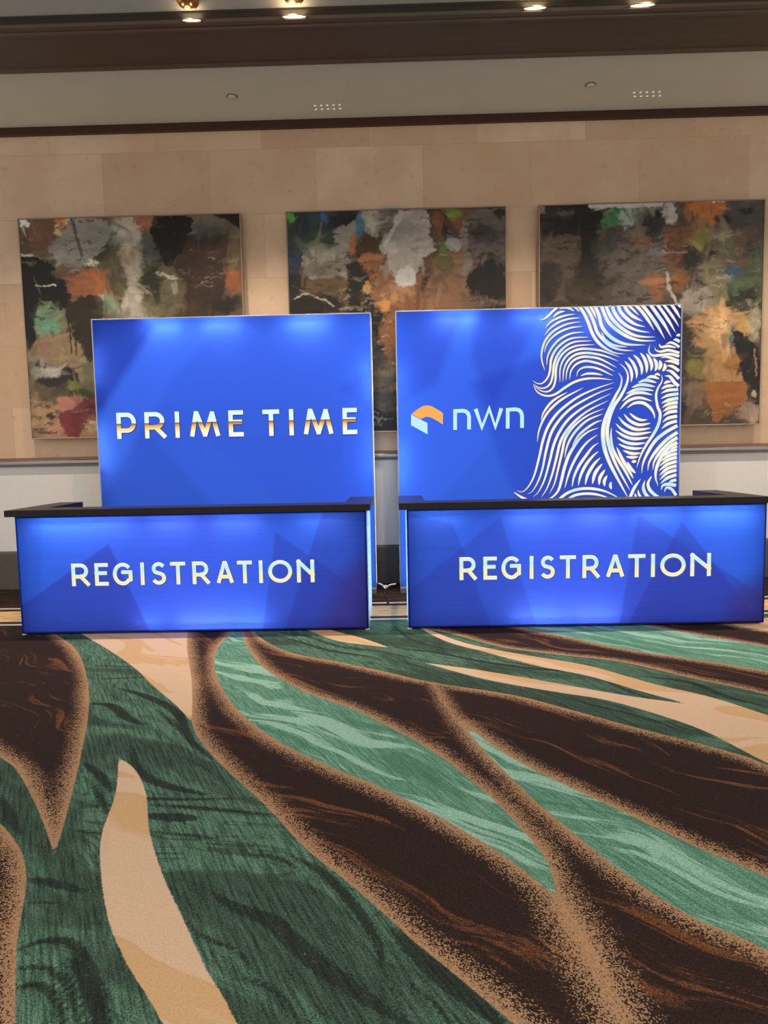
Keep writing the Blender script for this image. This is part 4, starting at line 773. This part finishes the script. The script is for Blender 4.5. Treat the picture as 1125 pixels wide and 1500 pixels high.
ribbon(bm, [e(*p) for p in [(600, 163), (652, 316), (712, 160), (762, 312), (812, 158)]], hw*1.04, -.005)
wm = obj('wordmark', bm, ice, br_); wm['label'] = 'pale lower-case nwn wordmark'

# ------------------------------------------------------------------ counters
top_m = NT('dark laminate'); p = top_m.coord(); top_m.bsdf(top_m.mix(top_m.noise(p, 60, 4), srgb((30, 25, 26)), srgb((42, 35, 34))), .34, 0, .22)
blk = simple('black board', (22, 20, 24), .7)
SIL = silver()
def counter(label, fx, tx, by, facets, patches, lit, cells, tops, bots, seam):
    x0, x1 = fx; q0, q1 = tx; yf = KY; yr = 7.14; ztop = 1.0828; zt2 = 1.1406; z0 = .012
    xm = (x0+x1)/2; root = thing('registration_counter', label, 'counter', (xm, yf, 0)); h = (x1-x0)/2; D = .12; d2 = yr-yf
    def col(x, z):
        c = np.ones((len(x), 3))*lin((66, 122, 234)); f_ = np.clip((x-x0)/(x1-x0), 0, 1)
        vio = np.clip(1-np.abs(f_-.5)/.42, 0, 1) if True else 0
        wv_ = (.55*np.clip(vio, 0, 1)+.25*fbm(x*1.3, z*1.3, 7))[:, None]; c = c*(1-wv_)+lin((86, 106, 236))*wv_
        for poly, k, tint in facets:
            q = [(lambda v: (v.x, v.z))(at_y(p_[0], p_[1], yf)) for p_ in poly]; m = sst(seg_dist(x, z, q), .09 if tint is fdd else .007)*k; c = c*(1-m)+tint*m
        return c
    fabric(root, 'printed_fabric', x0, x1, z0, ztop, .012, col, FABC)
    bm = bmesh.new(); f = .018
    for a in ((-h, -h+f, z0, ztop), (h-f, h, z0, ztop), (-h+f, h-f, z0, z0+f), (-h+f, h-f, ztop-f, ztop)): box(bm, a[0], a[1], .002, D, a[2], a[3], .002)
    obj('frame', bm, alu, root)
    obj('inner_panel', BX(-h+f, h-f, D-.008, D, z0+f, ztop-f), bpy.data.materials['white back panel'], root)
    obj('inner_facing', BX(-h+f, h-f, D+.001, D+.006, z0, ztop), blk, root)
    for s in (-1, 1):
        xs_ = s*h; T = .10
        me, U, V = grid_mesh('side_fabric', np.linspace(.004, d2, 60), np.linspace(z0, ztop, 90), lambda u, v: np.stack([np.full_like(u, xs_)+s*.006*(fbm(u*9, v*16, 3)-.5)*np.sin(PI*np.clip(u/d2, 0, 1)), u, v], 1))
        o = link('side_fabric', me, SIL, root)
        o['label'] = 'crinkled silvery side fabric'
        xi = xs_-s*T; obj('side_facing', BX(min(xi, xi+s*.008), max(xi, xi+s*.008), D+.008, d2, z0, ztop), blk, root)
        obj('end_facing', BX(min(xi, xs_), max(xi, xs_), d2+.001, d2+.009, z0, ztop), blk, root)
        led(root, (xi+s*.02, D+(d2-D)/2, (z0+ztop)/2), (ztop-z0)*.95, (d2-D)*.95, 7.0, (0, s*-PI/2 if s > 0 else PI/2, 0), (.72, .88, 1))
        for yy in (.02, d2-.02):
            obj('levelling_foot', lathe(bmesh.new(), [(.001, .001), (.022, .001), (.022, .008), (.008, .012), (.008, z0+.01), (.001, z0+.01)], 16, Matrix.Translation((s*(h-.012), yy, 0))), white, root, smooth=True)
    # U-shaped worktop
    yt0 = 6.1443-yf; yt1 = yt0+.30; yt2 = 7.1875-yf; a0, a1 = q0-xm, q1-xm; aw = .24
    out = [(a0, yt0), (a1, yt0), (a1, yt2), (a1-aw, yt2), (a1-aw, yt1), (a0+aw, yt1), (a0+aw, yt2), (a0, yt2)]
    bm = bmesh.new(); lo = [bm.verts.new((x, y, ztop)) for x, y in out]; hi = [bm.verts.new((x, y, zt2)) for x, y in out]; n = len(out)
    for i in range(n): bm.faces.new((lo[i], lo[(i+1) % n], hi[(i+1) % n], hi[i]))
    for s_ in (lo, hi):
        for idx in ((0, 1, 4, 5), (1, 2, 3, 4), (0, 5, 6, 7)):
            bm.faces.new([s_[i] for i in idx])
    obj('countertop', bm, top_m.m, root)
    sx = at_y(seam, 745, 6.1443).x-xm; obj('seam', BX(sx-.0015, sx+.0015, yt0-.0006, yt1, ztop, zt2+.0006), blk, root)
    led(root, (0, D-.012, (z0+ztop)/2), (x1-x0)*.97, (ztop-z0)*.95, 6.6, FRONT)
    for kind, px, py, ln, pw in patches:
        v = at_y(px, py, yf)
        if kind == 't': led(root, (v.x-xm, .06, ztop-.03), ln, .03, pw*.6, (math.radians(30), 0, 0))
        if kind == 'b': led(root, (v.x-xm, .06, z0+.03), ln, .03, pw*.5, (math.radians(150), 0, 0))
    lettering(root, 'REGISTRATION', cells, yf, tops, bots, .0168, [(0, (255, 250, 226)), (.2, (255, 246, 190)), (.42, (255, 246, 178)), (.5, (214, 246, 250)), (.7, (180, 238, 255)), (.88, (224, 246, 255)), (1, (240, 248, 255))], 'gilt lettering', (.006, .002, -.004, (86, 92, 150)), (232, 230, 200))
    return root
fdk = lin((66, 68, 168)); fdd = lin((84, 62, 140))
def xat(px, py, y): return at_y(px, py, y).x
KL = (xat(22.5, 757, KY)*.5+xat(32, 932, KY)*.5, xat(538, 830, KY)); TL = (xat(6, 757, 6.144), xat(542, 742, 6.144))
KR = (xat(597, 830, KY), xat(1121, 830, KY)); TR = (xat(584, 740, 6.144), xat(1129, 732, 6.144))
Rl = [(105, 131), (139, 159), (165.5, 194), (205.5, 212), (221.5, 243.5), (250, 272), (282, 307), (317.5, 342), (348, 369.5), (379, 385.5), (393, 428), (435, 460.5)]
Rr = [(673, 698), (708, 728), (734.5, 763), (775.5, 781.5), (791, 813), (820, 843.5), (853, 878), (888, 914), (920, 945), (953, 959.5), (967, 1004), (1011, 1041)]
counter('blue backlit registration counter at the left, in front of the PRIME TIME backdrop', KL, TL, None,
        [([(159, 797), (20, 896), (20, 960), (236, 960)], .55, fdk), ([(404, 780), (560, 888), (560, 960), (380, 960)], .40, fdk), ([(476, 740), (405, 960), (570, 960), (570, 740)], .45, fdk), ([(20, 740), (60, 740), (60, 960), (20, 960)], .2, DEEP), ([(455, 960), (500, 840), (560, 800), (560, 960)], .6, fdd)],
        [('t', 90, 760, .5, 1.2), ('t', 160, 760, .4, .8), ('t', 250, 760, .4, .7), ('t', 345, 760, .4, .7), ('t', 470, 760, .4, .5), ('b', 300, 920, .5, 1.6), ('b', 370, 920, .3, .9), ('b', 220, 920, .2, .5)], 1, Rl, (826, 819), (859, 852), 275)
counter('blue backlit registration counter at the right, in front of the engraved face backdrop', KR, TR, None,
        [([(733, 757), (590, 872), (590, 960), (800, 960)], .35, fdk), ([(664, 769), (736, 960), (560, 960), (560, 740)], .35, fdk), ([(935, 754), (1150, 893), (1150, 960), (900, 960)], .40, fdk), ([(999, 764), (895, 960), (1150, 960)], .45, fdk), ([(1040, 960), (1080, 860), (1140, 830), (1140, 960)], .6, fdd)],
        [('t', 640, 755, .4, .5), ('t', 780, 750, .4, .8), ('t', 870, 750, .4, .8), ('t', 960, 750, .4, .8), ('t', 1060, 750, .5, 1.3), ('b', 790, 915, .45, 1.5), ('b', 870, 915, .4, 1.2)], 1, Rr, (815, 811), (848, 845), 858)

# ------------------------------------------------------------------ cable between the backdrops
wc = simple('white cable sheath', (214, 214, 220), .5)
cable = bmesh.new(); CY = BY+.06
pt = lambda px, py, dy=0: tuple(at_y(px, py, CY+dy))
tube(cable, [Vector(q) for q in spline([pt(554.5, 854.5), pt(560, 857), pt(565, 861), pt(570, 857.5), pt(576, 856), pt(580, 855.5)], 6)], .009)
tube(cable, [Vector(q) for q in spline([pt(562, 859, -.01), pt(564, 862, -.02), pt(566.5, 860, -.02), pt(565, 857.5, 0), pt(562.5, 859.5, .01)], 5)], .007)
tag(obj('power_cable', cable, wc, smooth=True), 'white knotted power cable strung between the two backdrops', 'cable')
bc = bmesh.new(); Fp = lambda px, py: tuple(at_z(px, py, .012))
tube(bc, [Vector(q) for q in spline([Fp(563, 866), Fp(565, 874), Fp(570, 880), Fp(567, 884)], 6)], .008)
tag(obj('black_cable', bc, blk, smooth=True), 'dark cable lying on the dark carpet in the gap', 'cable')
